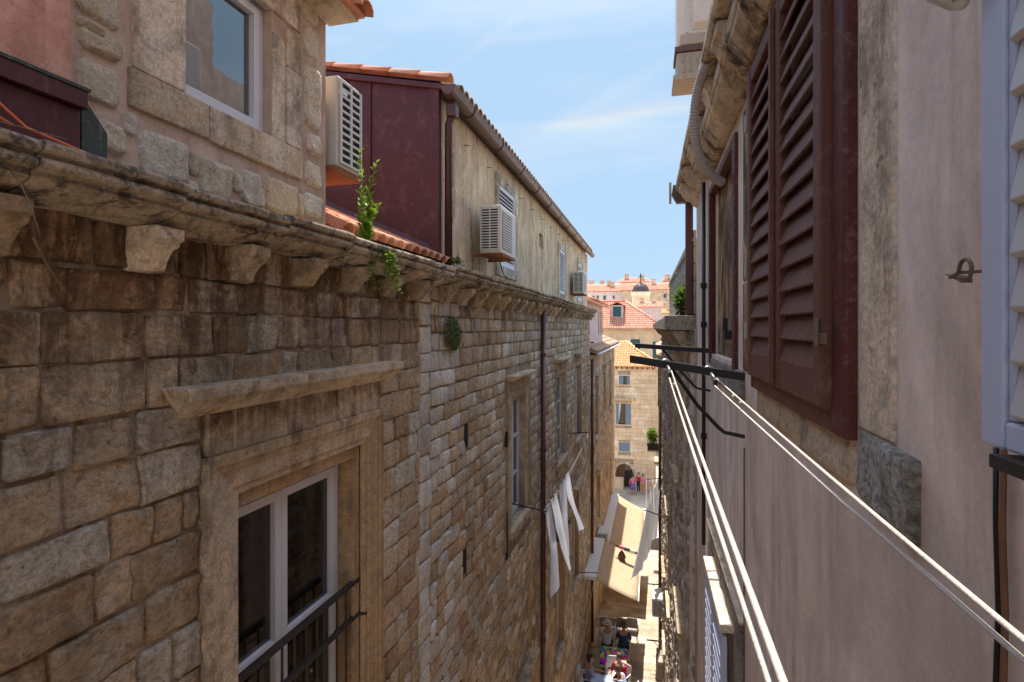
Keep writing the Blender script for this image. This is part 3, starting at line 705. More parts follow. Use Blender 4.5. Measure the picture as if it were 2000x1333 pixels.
# attic of house B
aw = [(8.3, 9.3, 1.0, 2.28), (14.0, 14.9, .9, 2.05), (17.6, 18.6, .9, 2.1), (11.5, 11.95, 1.75, 2.05)]
mb = MB(); wall_holes(mb, -.4, -.05, YG + .06, 20.3, ZB - .02, 2.68, aw); mb.box(-6, 20.15, ZB - .02, -.41, 20.3, 2.62); mb.box(-6, YG + .06, ZB - .02, -5.8, 20.14, 3.0)
mb.build('attic_wall', M['render_ochre'], houseB)
mb = MB(); mb.box(-1.5, YG + .3, ZB, -1.4, 20.0, 2.6); mb.build('attic_room', M['interior'], houseB)
for i, (a, b, c, d) in enumerate(aw[:3]):
    mb = MB(); w = .17
    mb.box(-.3, a - w, c - w, -.015, a, d + w); mb.box(-.3, b, c - w, -.015, b + w, d + w); mb.box(-.3, a, d, -.015, b, d + w); mb.box(-.3, a, c - w, -.015, b, c)
    mb.build('surround', M['stone_quoin'], houseB, bev=.006)
    mb = MB(); mb.box(-.07, a, c, -.03, a + .05, d); mb.box(-.07, b - .05, c, -.03, b, d); mb.box(-.07, a + .05, c, -.03, b - .05, c + .06); mb.box(-.07, a + .05, d - .06, -.03, b - .05, d)
    sh = mb.build('shutter', M['pvc_white'], houseB, bev=.003)
    n = int((d - c - .12) / .06)
    for k in range(n):
        zz = c + .07 + k * .06; mb = MB(); mb.add([(-.065, a + .05, zz + .045), (-.035, a + .05, zz), (-.035, b - .05, zz), (-.065, b - .05, zz + .045), (-.075, a + .05, zz + .04), (-.045, a + .05, zz - .005), (-.045, b - .05, zz - .005), (-.075, b - .05, zz + .04)],
            [(0, 1, 2, 3), (7, 6, 5, 4), (0, 4, 5, 1), (3, 2, 6, 7), (0, 3, 7, 4), (1, 5, 6, 2)]); mb.build('slat', M['pvc_white'], sh, recalc=False)
block(-.2, 11.5, 1.75, -.12, 11.95, 2.05, 'niche', 'mortar', houseB)
# brown metal gable
ztop = lambda x: 2.80 + (-x) * .21                                 # top edge of gable, x local (0 = wall)
for a, b in ((-3.2, -1.62), (-1.615, -.14), (-4.6, -3.205)):
    mb = MB(); mb.add([(a, YG, .5), (b, YG, .5), (b, YG, ztop(b)), (a, YG, ztop(a)), (a, YG + .04, .5), (b, YG + .04, .5), (b, YG + .04, ztop(b)), (a, YG + .04, ztop(a))],
                      [(0, 1, 2, 3), (7, 6, 5, 4), (0, 4, 5, 1), (2, 6, 7, 3), (1, 5, 6, 2), (0, 3, 7, 4)])
    mb.build('gable_panel', M['cladding_red'], houseB, bev=.006)
for k in range(6):
    xx = (-1.6175, -3.2025, -.9, -.62, -1.12, -2.1)[k]
    if k < 3: mb = MB(); mb.box(xx - .012, YG - .022, .6, xx + .012, YG - .002, ztop(xx) - .02); mb.build('seam', M['cladding_red'], houseB)
mb = MB(); mb.box(-.14, YG - .03, .62, -.02, YG + .055, ztop(0) - .03); mb.build('corner_trim', M['cladding_red'], houseB, bev=.006)
mb = MB(); mb.add([(-4.6, YG - .05, ztop(-4.6)), (.02, YG - .05, ztop(.02)), (.02, YG - .05, ztop(.02) - .09), (-4.6, YG - .05, ztop(-4.6) - .09), (-4.6, YG - .003, ztop(-4.6)), (.02, YG - .003, ztop(.02)), (.02, YG - .003, ztop(.02) - .09), (-4.6, YG - .003, ztop(-4.6) - .09)],
                  [(3, 2, 1, 0), (4, 5, 6, 7), (0, 1, 5, 4), (2, 3, 7, 6), (1, 2, 6, 5), (0, 4, 7, 3)]); mb.build('fascia', M['cladding_red'], houseB, bev=.005)
mb = MB(); mb.add([(-.1, YG - .09, ZG0 + .10), (-4, YG - .09, ZG0 + .08 + 3.95 * pitch), (-4, YG - .002, ZG0 + .20 + 3.95 * pitch), (-.1, YG - .002, ZG0 + .22), (-.1, YG - .09, ZG0 + .06), (-4, YG - .09, ZG0 + .04 + 3.95 * pitch), (-4, YG - .002, ZG0 + .06 + 3.95 * pitch), (-.1, YG - .002, ZG0 + .08)],
                  [(0, 1, 2, 3), (7, 6, 5, 4), (0, 4, 5, 1), (2, 6, 7, 3), (1, 5, 6, 2), (0, 3, 7, 4)]); mb.build('flashing', M['cladding_red'], houseB)
# roof of the attic: sheet, verge tiles, eave tiles, gutter, downpipe
mb = MB(); mb.prism([(.14, 2.74), (-6.2, 2.74 + 6.34 * .21 + .03), (-6.2, 2.74 + 6.34 * .21), (.14, 2.76)], 'y', YG - .05, 20.4); mb.build('roof', M['tile_old'], houseB)
ax2 = Vector((-1, 0, .21)).normalized()
for k in range(12):
    p = Vector((.10, YG + .03, ztop(0) + .0)) + ax2 * (k * .38) + Vector((0, 0, .02)); mb = MB(); barrel(mb, p, ax2, (0, 1, 0), (.21, 0, 1), .43, .10, .082); mb.build('verge_tile', M['tile'], houseB, smooth=True)
for k in range(78):
    y = YG + .2 + k * .18; mb = MB(); barrel(mb, (.17, y, 2.76), ax2, (0, 1, 0), (.21, 0, 1), .42, .088, .074); mb.build('eave_tile', M['tile_old'], houseB, smooth=True)
mb = MB(); n = 8; gr = .085; vs_ = []
for yy in (YG - .1, 20.5):
    for rr in (gr, gr - .006):
        for k in range(n + 1):
            an = math.pi + math.pi * k / n; vs_.append((.12 + rr * math.cos(an), yy, 2.72 + rr * 1.25 * math.sin(an)))
m_ = n + 1
fs = [(k, k + 1, 2 * m_ + k + 1, 2 * m_ + k) for k in range(n)] + [(m_ + k + 1, m_ + k, 3 * m_ + k, 3 * m_ + k + 1) for k in range(n)] + [tuple(range(m_)) + tuple(reversed(range(m_, 2 * m_))), tuple(range(2 * m_, 3 * m_)) + tuple(reversed(range(3 * m_, 4 * m_)))]
mb.add(vs_, fs); gut = mb.build('gutter', M['gutter_brown'], houseB, smooth=False)
mb = MB(); mb.prism([(.12 + .083 * math.cos(math.pi + math.pi * k / 8), 2.72 + .104 * math.sin(math.pi + math.pi * k / 8)) for k in range(9)], 'y', YG - .105, YG - .085); mb.build('gutter_end', M['gutter_brown'], gut)
for k in range(11):
    y = YG + .6 + k * 1.3; mb = MB(); mb.tube([(.12 + .09 * math.cos(math.pi + math.pi * j / 8), y, 2.72 + .111 * math.sin(math.pi + math.pi * j / 8)) for j in range(9)], .006, 4); mb.build('gutter_strap', M['bar_black'], gut)
mb = MB(); mb.tube([(.1, YG + .1, 2.64), (.1, YG + .1, 2.48), (.04, YG + .12, 2.36), (.04, YG + .12, .62)], .045, 12); dp = mb.build('downpipe', M['pipe_brown'], houseB, smooth=True)
mb = MB(); mb.box(.04, YG + .02, 2.42, .16, YG + .16, 2.57); mb.build('hopper', M['pipe_brown'], dp, bev=.02)
y_, _ = L(1058, 700, .09)
for yp, zt in ((11.2, .42), (20.62, -1.2)):
    mb = MB(); mb.tube([(.10, yp, zt), (.10, yp, ground(yp))], .055, 12); d2 = mb.build('downpipe', M['pipe_brown'], houseB, smooth=True)
    for zz in (-.6, -2.6, -4.6, -6.6): mb = MB(); mb.tube([(.10, yp, zz), (.10, yp, zz + .06)], .064, 12); mb.build('pipe_clip', M['pipe_brown'], d2)
for (a, b, c, d) in slots: mb = MB(); mb.box(-.003, a + .03, c, .006, b - .02, d); mb.rough(.01, 9, a); mb.build('slot_shade', M['void_shade'], houseB)  # dark slabs on the mortar paint the shade inside the wall holes
mb = MB(); mb.tube([(-.0, 7.9, 1.3), (.06, 7.95, 1.2), (.05, 8.1, .98), (.03, 8.3, .86), (.05, 8.45, .80), (.02, 8.5, .74)], .008, 6); mb.build('drain_hose', M['bar_black'], houseB, smooth=True)
for k in range(14): mb = MB(); mb.tube([(-.05, 6.7 + k * 1.0, 2.38), (.02, 6.72 + k * 1.0, 2.37)], .005, 5); mb.build('wall_pin', M['iron_dark'], houseB)
# iron bars by the first far window
mb = MB(); mb.tube([(.0, 8.5, -3.0), (.05, 8.5, -3.02), (.05, 8.5, -3.75), (.02, 8.55, -3.8), (0, 8.6, -3.7)], .012, 6); mb.build('window_hook', M['iron_dark'], houseB)
mb = MB(); mb.box(.0, 8.52, -1.95, .05, 8.56, -1.7); mb.build('hinge', M['iron_dark'], houseB)

# ================================================================== LEFT: third house
Y3a, Y3b = 20.7, 33.9
house3 = thing('stone_house', 'farther pale house on the left with old tiled eave and lilac upper storey', 'house', (0, 27, ground(27)), LF)
h3w = [(22.6, 23.6, -4.6, -2.4), (26.3, 27.4, -4.2, -2.2), (29.9, 31, -4.4, -2.2), (23.2, 24.2, -8.4, -6.4), (30.2, 31.2, -9.6, -7.6)]
mb = MB(); wall_holes(mb, -.3, 0, Y3a, Y3b, -14.5, -1.0, h3w); mb.box(-6, Y3b - .3, -14.5, -.301, Y3b, -1.0); mb.box(-6, Y3a, -14.5, -5.8, Y3b - .31, -1.0); mb.build('wall', M['render_cream'], house3)
mb = MB()
for i, (a, b, c, d) in enumerate(courses(Y3a, Y3b, -13.5, -1.15, (.24, .3), (.35, .7), [(p - .1, q + .1, r - .1, s + .2) for p, q, r, s in h3w], seed=31)): stone_geo(mb, a, b, c, d, random.uniform(.008, .02), 1, 1, seed=i * .5)
mb.build('stones', M['stone_far'], house3, smooth=True, recalc=False, kind='stuff')
for q in h3w:
    stone_surround(house3, *q, hd=True, sill=True); a, b, c, d = q
    framed_window(house3, a + .02, b - .02, c + .02, d - .02, fr=.07, rec=-.14, leaves=2, rows=(.5,), cur='curtain')
mb = MB(); mb.prism([(.28, -.95), (-4, .85), (-4, .75), (.28, -1.03)], 'y', Y3a - .1, Y3b + .25); mb.build('roof', M['tile_old'], house3)
mb = MB(); mb.box(-.02, Y3a, -1.16, .22, Y3b + .2, -1.04); mb.build('eave', M['stone_pale'], house3, bev=.02)
mb = MB(); ax3 = Vector((-1, 0, .42)).normalized()
for k in range(72):
    for j in range(6): barrel(mb, Vector((.30, Y3a + .05 + k * .185, -.93)) + ax3 * (j * .36), ax3, (0, 1, 0), (.42, 0, 1), .42, .09, .075, n=4)
mb.build('roof_tiles', M['tile_old'], house3, smooth=True, recalc=False, kind='stuff')
mb = MB(); mb.tube([(.33, Y3a - .1, -1.02), (.33, Y3b + .3, -1.02)], .05, 8); mb.build('gutter', M['pvc_white'], house3, smooth=True)
mb = MB(); mb.box(-3.6, Y3a + .05, -1.0, -.12, 27.2, 1.05); us = mb.build('upper_storey', M['render_lilac'], house3)
for y in (25.1, 26.0, 26.8): mb = MB(); mb.box(-.12, y, -.3, -.09, y + .3, .75); mb.build('shutter', M['stone_pale'], us)
mb = MB(); mb.prism([(.18, 1.02), (-3.6, 2.5), (-3.6, 2.4), (.18, .92)], 'y', Y3a - .1, 27.5); mb.build('upper_roof', M['tile_far'], house3)
mb = MB()
for k in range(36):
    for j in range(2): barrel(mb, Vector((.22, Y3a + .05 + k * .185, 1.03)) + ax3 * (j * .36), ax3, (0, 1, 0), (.39, 0, 1), .42, .09, .075, n=4)
mb.build('upper_tiles', M['tile_far'], house3, smooth=True, recalc=False, kind='stuff')

# ================================================================== RIGHT: rose rendered house
houseR = thing('rose_house', 'rose rendered house on the right with dark red louvred shutters and stone window hoods', 'house', (0, 2, ground(2)), RF)
YR = 6.25
rw = [(1.56, 2.85, -.26, 1.30), (3.50, 4.80, -.22, 1.17), (3.62, 4.95, -4.4, -2.42)]
mb = MB(); wall_holes(mb, .0, .4, -6, YR, -11, 1.5, rw); mb.box(5, -6, -11, 5.3, YR, 1.5); mb.box(.401, YR - .3, -11, 5, YR, 1.5); mb.box(.401, -6, -11, 5, -5.8, 1.5)
mb.build('wall', M['render_rose'], houseR)
mb = MB(); mb.box(1.3, -5.7, -10, 1.4, YR - .4, 1.4); mb.build('room', M['interior'], houseR)
# eave: slab, carved corbels, metal end
mb = MB(); mb.prism([(.3, 1.52), (-.20, 1.52), (-.215, 1.55), (-.215, 1.60), (.3, 1.62)], 'y', -6, YR + .1, 12); mb.rough(.003, 5); mb.build('eave_slab', M['stone_corbel'], houseR, bev=.006)
for k in range(10):
    y = 6.05 - k * .62
    pts = [(.02, 1.515), (-.19, 1.515), (-.195, 1.46), (-.17, 1.44), (-.155, 1.40), (-.11, 1.36), (-.07, 1.35), (-.05, 1.31), (-.02, 1.29), (.02, 1.27)]
    mb = MB(); mb.prism(pts, 'y', y - .11, y + .11, 3); mb.rough(.006, 9, k); mb.build('corbel', M['stone_pale'], houseR, bev=.008)
mb = MB(); mb.prism([(.0, 1.60), (-.24, 1.60), (-.255, 1.50), (-.20, 1.40), (-.0, 1.40)], 'y', YR + .1, YR + .2); mb.build('gutter_end', M['gutter_brown'], houseR, bev=.005)
mb = MB(); mb.tube([(-.27, YR + .15, 1.40), (-.27, YR + .15, 1.64)], .015, 6); mb.build('gutter_bracket', M['metal_dull'], houseR)
mb = MB(); mb.prism([(-.20, 1.621), (4.8, 2.6), (4.8, 2.5), (.3, 1.621)], 'y', -6, YR + .1); mb.build('roof', M['tile_old'], houseR)
mb = MB(); wall_holes(mb, .5, .8, -6, YR, 1.86, 4.5, [(4.3, 5.0, 2.6, 3.6)]); mb.box(4.5, -6, 2.6, 4.8, YR, 4.5); mb.box(.81, YR - .3, 1.95, 4.49, YR, 4.5)
mb.build('upper_storey', M['render_rose'], houseR)
mb = MB(); mb.box(.7, 4.3, 2.6, .74, 5.0, 3.6); mb.build('upper_window', M['void_shade'], houseR)
mb = MB(); mb.box(.6, YR + .02, .0, .9, 8.6, 3.7); refl_wall = mb
# first shuttered window
hood(houseR, 1.0, 3.02, 1.47, .15, .17, -1, 'stone_corbel')
hood(houseR, 3.08, 4.98, 1.44, .15, .17, -1, 'stone_corbel')
block(-.055, 1.30, 1.285, .1, 3.0, 1.33, 'lintel_block', 'stone_dressed', houseR)
block(-.006, 1.335, -.25, .1, 1.535, .84, 'jamb_block', 'stone_pale', houseR, r=.003, bev=.005)
block(-.007, 1.335, .843, .1, 1.535, 1.30, 'jamb_block', 'stone_pale', houseR, r=.003, bev=.005)
block(-.008, 3.03, .25, .1, 3.24, 1.2, 'jamb_block', 'stone_dressed', houseR, r=.006, bev=.015)
block(-.008, 3.03, -.24, .1, 3.24, .247, 'jamb_block', 'stone_dressed', houseR, r=.006, bev=.015)
# rough sill blocks
mb = MB(); stone_geo(mb, 1.235, 1.56, -.43, -.255, .012, 14, 10, -1, seed=4, gap=0, rough_=.008, fr=.005); mb.build('sill_block', M['stone_grey'], houseR, smooth=True, recalc=False)
mb = MB(); stone_geo(mb, 1.565, 2.15, -.425, -.255, .010, 9, 4, -1, seed=9, gap=0, rough_=.008, fr=.02); mb.build('sill_block', M['stone_pale'], houseR, smooth=True, recalc=False)
mb = MB(); stone_geo(mb, 2.155, 2.84, -.42, -.255, .010, 9, 4, -1, seed=12, gap=0, rough_=.008, fr=.02); mb.build('sill_block', M['stone_pale'], houseR, smooth=True, recalc=False)
mb = MB(); stone_geo(mb, 3.2, 4.9, -.42, -.24, .02, 9, 4, -1, seed=15, gap=0, rough_=.008, fr=.02); mb.build('sill_block', M['stone_grey'], houseR, smooth=True, recalc=False)
# red outer frame
FX = -.06
def rframe(y0, y1, z0, z1, w=.11, x0=-.07, x1=.06, wn=.15):
    mb = MB(); mb.box(x0, y0, z0, x1, y0 + wn, z1); a = mb.build('shutter_frame', M['frame_red'], houseR, bev=.01)
    mb = MB(); mb.box(x0, y1 - .05, z0, x1, y1, z1); mb.build('shutter_frame', M['frame_red'], houseR, bev=.008)
    mb = MB(); mb.box(x0, y0 + wn + .001, z1 - .06, x1, y1 - .051, z1); mb.build('shutter_frame', M['frame_red'], houseR, bev=.008)
    return a
rframe(1.56, 2.86, -.29, 1.28, x0=-.032, wn=.10)
mb = MB(); mb.box(-.03, 1.661, -.29, .05, 2.809, -.21); mb.build('shutter_frame', M['shutter_red'], houseR, bev=.006)
def leaf(y0, y1, z0, z1, x0, flip, hinge_y, mats='shutter_red', nl=15, st=.075, par=houseR):
    mb = MB(); x1 = x0 - .045
    mb.box(x1, y0, z0, x0, y0 + st, z1); mb.box(x1, y1 - st * .8, z0, x0, y1, z1); mb.box(x1 + .004, y0 + st, z0, x0 - .004, y1 - st * .8, z0 + .11); mb.box(x1 + .004, y0 + st, z1 - .07, x0 - .004, y1 - st * .8, z1)
    lf = mb.build('shutter_leaf', M[mats], par, bev=.006)
    h = (z1 - z0 - .18) / nl
    for k in range(nl):
        zc = z0 + .11 + h * (k + .5); a_ = R_(62); th = .009; hw = h * .66
        # the upper blades stand open outwards-down, the lower ones nearly closed
        ux, uz = math.cos(a_) * min(.034, hw), math.sin(a_) * hw
        cx = (x0 + x1) / 2 - .004; mb = MB()
        ya, yb = y0 + st - .004, y1 - st * .8 + .004
        mb.add([(cx - ux, ya, zc - uz), (cx + ux, ya, zc + uz), (cx + ux + th * .6, ya, zc + uz - th * .6), (cx - ux + th * .6, ya, zc - uz - th * .6),
                (cx - ux, yb, zc - uz), (cx + ux, yb, zc + uz), (cx + ux + th * .6, yb, zc + uz - th * .6), (cx - ux + th * .6, yb, zc - uz - th * .6)],
               [(0, 1, 2, 3), (7, 6, 5, 4), (0, 4, 5, 1), (2, 6, 7, 3), (1, 5, 6, 2), (0, 3, 7, 4)])
        mb.build('louvre', M[mats], lf, bev=.0015)
    return lf
l1 = leaf(1.665, 2.225, -.225, 1.215, -.012, 0, 0)
l2 = leaf(2.235, 2.80, -.225, 1.215, -.012, 0, 0)
mb = MB(); mb.box(-.075, 2.215, -.21, -.058, 2.245, 1.2); mb.build('meeting_stile', M['shutter_red'], l1, bev=.003)
for zz in (-.015, .98):
    mb = MB(); mb.tube([(-.066, 1.665, zz - .035), (-.066, 1.665, zz + .04)], .008, 10); mb.box(-.062, 1.60, zz - .03, -.058, 1.70, zz + .0); mb.build('hinge', M['brass'], houseR, bev=.002)
    mb = MB(); mb.box(-.066, 2.80, zz - .04, -.055, 2.83, zz + .04); mb.build('hinge', M['metal_dull'], houseR, bev=.002)
# second window: red box frame round a bricked-up stained opening
rframe(3.44, 4.85, -.30, 1.16, x0=-.022, x1=.04, wn=.11)
block(.05, 3.53, -.22, .2, 4.8, 1.14, 'infill', 'stone_dressed', houseR, r=.006)
mb = MB(); mb.box(-.03, 3.80, -.08, .04, 3.88, -.02); mb.box(-.03, 3.86, -.08, -.0, 3.89, .06); mb.build('shutter_latch', M['iron_dark'], houseR)
# lower window: hood, roller-shutter leaves
LZ = -1.82; yb, ya = 3.54, 4.58
mb = MB(); mb.box(-.088, yb, LZ - .05, -.0, ya, LZ + .0); mb.rough(.003, 9); mb.build('lower_hood', M['stone_pale'], houseR, bev=.006)
mb = MB(); stone_geo(mb, 3.25, 4.9, LZ + .005, LZ + .17, .018, 14, 5, -1, seed=3, gap=0, rough_=.012, fr=.01); mb.build('lower_lintel', M['stone_grey'], houseR, smooth=True, recalc=False)
mb = MB(); mb.box(-.03, 3.22, LZ + .172, .05, 4.92, LZ + .19); mb.rough(.003, 12); mb.build('lower_ledge', M['stone_pale'], houseR, bev=.004)
mb = MB(); mb.box(-.02, 3.25, -6, .05, yb - .05, LZ - .002); mb.rough(.004, 10); mb.build('lower_jamb', M['stone_grey'], houseR, bev=.008)
mb = MB(); mb.box(-.02, ya + .05, -6, .05, 4.9, LZ - .002); mb.rough(.004, 10); mb.build('lower_jamb', M['stone_grey'], houseR, bev=.008)
for k in range(2):
    a = yb + .02 + k * (ya - yb - .04) / 2; b = a + (ya - yb - .04) / 2 - .02; mb = MB()
    mb.box(-.078, a, -5.8, -.045, a + .05, LZ - .08); mb.box(-.078, b - .05, -5.8, -.045, b, LZ - .08); mb.box(-.078, a + .05, LZ - .15, -.045, b - .05, LZ - .08)
    sh = mb.build('lower_shutter', M['metal_blue_white'], houseR, bev=.004)
    for j in range(40):
        zz = LZ - .2 - j * .075; mb = MB()
        mb.add([(-.082, a + .05, zz - .03), (-.082, b - .05, zz - .03), (-.052, b - .05, zz + .03), (-.052, a + .05, zz + .03), (-.074, a + .05, zz - .035), (-.074, b - .05, zz - .035), (-.045, b - .05, zz + .025), (-.045, a + .05, zz + .025)],
               [(0, 1, 2, 3), (7, 6, 5, 4), (0, 4, 5, 1), (2, 6, 7, 3), (1, 5, 6, 2), (0, 3, 7, 4)]); mb.build('louvre', M['metal_blue_white'], sh, recalc=False)
# black rain pipe / cable down the wall, smaller cables
mb = MB(); mb.tube([(-.03, 5.15, 1.3), (-.03, 5.15, -1.95)], .017, 8); bc = mb.build('cable', M['bar_black'], houseR, smooth=True)
for zz in (.35, 0, -1): mb = MB(); mb.tube([(-.03, 5.15, zz), (-.03, 5.15, zz + .05)], .026, 8); mb.build('cable_clip', M['bar_black'], bc)
for dx, m in ((0, 'wood_old'), (.011, 'bar_black')):
    mb = MB(); mb.tube([(-.012, .955 + dx * 1.3 + .004 * math.sin(z * 2.2 + dx * 40), -.18 - z * .12) for z in range(40)], .0045, 6); mb.build('cable', M[m], houseR, smooth=True)
mb = MB(); mb.tube([(-.006, 3.2, -.66 - z * .5) for z in range(12)], .004, 6); mb.build('cable', M['wood_old'], houseR, smooth=True)
mb = MB(); mb.tube([(-.012, YR - .02 + .0, 0 - z * .5) for z in range(18)], .006, 6); mb.build('cable', M['hose_grey'], houseR, smooth=True)

# white louvred shutter of the photographer's own window, folded towards the wall
ws = thing('louvred_shutter', 'white louvred window shutter cropped by the right edge of the view', 'shutter', (-.1, .6, -.17), RF)
zb_, zt_ = -.150, .75
mb = MB(); mb.box(-.100, .794, zb_, -.07, .838, zt_); mb.box(-.098, .3, zb_, -.072, .793, zb_ + .035); mb.build('stile', M['metal_blue_white'], ws, bev=.004)
mb = MB(); mb.box(-.094, .780, zb_ + .036, -.078, .7935, zt_); mb.build('inner_bead', M['metal_blue_white'], ws, bev=.003)
for k in range(14):
    zz = zb_ + .045 + k * .064; mb = MB()
    mb.add([(-.102, .3, zz), (-.102, .778, zz), (-.088, .778, zz + .070), (-.088, .3, zz + .070), (-.094, .3, zz - .006), (-.094, .778, zz - .006), (-.080, .778, zz + .064), (-.080, .3, zz + .064)],
           [(0, 1, 2, 3), (7, 6, 5, 4), (0, 4, 5, 1), (2, 6, 7, 3), (1, 5, 6, 2), (0, 3, 7, 4)]); mb.build('louvre', M['louvre_white'], ws, bev=.002)
mb = MB(); mb.box(-.11, .70, zb_ - .022, -.06, .80, zb_ - .006); mb.build('bottom_bracket', M['iron_dark'], ws)
zc = onY(1920, 60, .84)[1]
mb = MB(); mb.tube([(-.09, .885, .52), (-.13, .875, .485), (-.135, .865, .46), (-.12, .85, .435), (-.118, .84, .425)], [.012, .014, .016, .013, .008], 10); mb.tube([(-.12, .845, .60), (-.12, .835, .43)], .012, 10)
mb.build('catch_handle', M['louvre_white'], ws, smooth=True)
mb = MB(); yy, zz = Rr(1900, 530, -.03)
mb.tube([(-.0, yy, zz), (-.05, yy, zz - .002), (-.065, yy - .01, zz - .01)], .003, 6); mb.tube([(-.05, yy - .02 + .017 * math.cos(t * .5), zz + .017 * math.sin(t * .5)) for t in range(11)], .003, 6)
mb.prism([(yy + .018, zz - .002), (yy - .03, zz - .02), (yy - .028, zz - .012)], 'x', -.06, -.045)
o = mb.build('shutter_catch', M['brass'], None, RF); tag(o, 'small dark wrought metal shutter catch on the rose wall', 'catch')

# ================================================================== RIGHT: rubble house beyond
houseQ = thing('rubble_house', 'dark rubble stone house on the right beyond the rose wall with grey block attic', 'house', (0, 13, ground(13)), RF)
YQ = 20.6
qw = [(9.3, 10.2, -2.5, -.9), (12.8, 13.8, -6.5, -4.6), (16, 17, -2.6, -.9), (8.0, 8.9, -6.6, -4.6), (16, 17, -9.2, -7.4)]
mb = MB(); wall_holes(mb, .0, .35, YR + .01, YQ, -13, -.05, qw); mb.box(5, YR + .01, -13, 5.3, YQ, -.05); mb.box(.36, YQ - .2, -13, 5, YQ, -.05); mb.build('wall', M['mortar'], houseQ)
mb = MB(); mb.box(1.2, YR + .4, -12, 1.3, YQ - .4, -.1); mb.build('room', M['interior'], houseQ)
stQ = courses(YR + .02, YQ, -12.5, -.25, (.10, .2), (.12, .34), [(a - .15, b + .15, c - .15, d + .15) for a, b, c, d in qw], seed=21)
stQ.sort(key=lambda s: s[0] + abs(s[2]) * .6)
for i, (a, b, c, d) in enumerate(stQ[:180]):
    mb = MB(); stone_geo(mb, a, b, c, d, random.uniform(.01, .04), 2, 2, -1, seed=i * 1.1, gap=.004, rough_=.018, fr=.05); mb.build('stone', M['stone_dark'], houseQ, smooth=True, recalc=False)
mb = MB()
for i, (a, b, c, d) in enumerate(stQ[180:]): stone_geo(mb, a, b, c, d, random.uniform(.0, .05), 1, 1, -1, seed=i * 1.1, gap=.004, rough_=.018, fr=.05)
mb.build('stones', M['stone_dark'], houseQ, smooth=True, recalc=False, kind='stuff')
for i, q in enumerate(qw):
    stone_surround(houseQ, *q, sgn=-1, hd=True, sill=True, mat='stone_pale', ho=.12); a, b, c, d = q
    mb = MB(); mb.box(.06, a + .02, c + .02, .1, b - .02, d - .02); mb.build('shutter', M['wood_old'], houseQ)
Zq_ = -.28
refl_wall.build('upper_storey', M['render_rose'], houseQ)  # unseen wall, added only to be mirrored in the attic window glass
for ya_p, yb_p in ((6.32, 6.75), (7.5, 7.9), (10.6, 11.2), (14.6, 15.3)):
    mb = MB(); mb.box(-.035, ya_p, -12, .0, yb_p, Zq_); mb.rough(.003, 6); mb.build('pier', M['render_rose' if ya_p < 7 else 'stone_pale'], houseQ)
# pink strip of pier, moulded cornice with its cut end, grey block attic
Zq = .13
mb = MB(); mb.prism([(.3, Zq), (-.33, Zq), (-.33, Zq - .16), (.3, Zq - .16)], 'y', YR + .02, 20.7, 16); mb.rough(.008, 4); mb.build('cornice', M['stone_grey'], houseQ, bev=.01)
pts = [(-.29, Zq - .165), (-.29, Zq - .18), (-.25, Zq - .2), (-.19, Zq - .28), (-.15, Zq - .35), (-.10, Zq - .38), (0, Zq - .41), (.02, Zq - .165)]
mb = MB(); mb.prism(pts, 'y', YR + .05, 20.6, 16); mb.rough(.005, 5); mb.build('cornice_moulding', M['stone_cornice'], houseQ, bev=.006)
bl = []
z = Zq + .02; row = 0
mb = MB(); mb.box(.0, YR + .15, Zq, .25, 13.4, .98); mb.build('attic_wall', M['mortar'], houseQ)
while z < .96:
    y = YR + .15 - (row % 2) * .2
    while y < 13.4:
        a = max(y, YR + .15); b = min(y + .45, 13.4)
        if b - a > .06: mb = MB(); mb.box(-.018, a + .006, z + .006, .01, b - .006, z + .184); mb.build('block', M['block_grey'], houseQ, recalc=False)
        y += .45
    z += .19; row += 1
mb = MB(); mb.box(-.04, YR + .15, .97, .3, 13.45, 1.0); mb.build('coping', M['stone_grey'], houseQ, bev=.006)
mb = MB(); mb.box(-.10, YR + .17, .14, -.02, YR + .3, 1.45); mb.build('downpipe', M['pipe_brown'], houseQ, bev=.015)

# ================================================================== RIGHT: last house of the lane
houseS = thing('stone_house', 'narrow last house on the right lane side with a brown rain pipe at its corner', 'house', (1.5, 28, ground(28)))
mb = MB(); mb.box(.30, 20.75, -15, 5, 35.5, -1.0); mb.build('wall', M['stone_far'], houseS)
mb = MB(); mb.prism([(.1, -1.0), (2.6, .2), (5.2, -1.0), (5.2, -1.1), (.1, -1.1)], 'y', 20.7, 35.7); mb.build('roof', M['tile_old'], houseS)
mb = MB()
for i, (a, b, c, d) in enumerate(courses(20.8, 35.4, -13.5, -1.2, (.22, .3), (.3, .6), [], seed=41)): stone_geo(mb, a, b, c, d, .02, 1, 1, -1, seed=i)
for p in mb.v: p.x += .30
mb.build('stones', M['stone_far'], houseS, smooth=True, recalc=False, kind='stuff')
mb = MB(); mb.tube([(.22, 20.68, -2.6), (.22, 20.68, ground(20.68))], .06, 10); mb.build('downpipe', M['pipe_brown'], houseS, smooth=True)
mb = MB(); mb.box(.12, 20.6, -1.35, .7, 20.74, -1.0); mb.build('eave_end', M['stone_pale'], houseS, bev=.02)
mb = MB(); mb.box(.14, 20.62, -2.9, .34, 20.73, -1.36); mb.build('pilaster', M['stone_dressed'], houseS, bev=.01)
for y in (24, 29.5):
    mb = MB(); mb.box(.02, y, -7.2, .29, y + 1.2, -7.05); mb.build('hood', M['stone_pale'], houseS, bev=.02)
    mb = MB(); mb.box(.27, y + .15, -9.2, .29, y + 1.05, -7.25); mb.build('shutter', M['wood_old'], houseS)

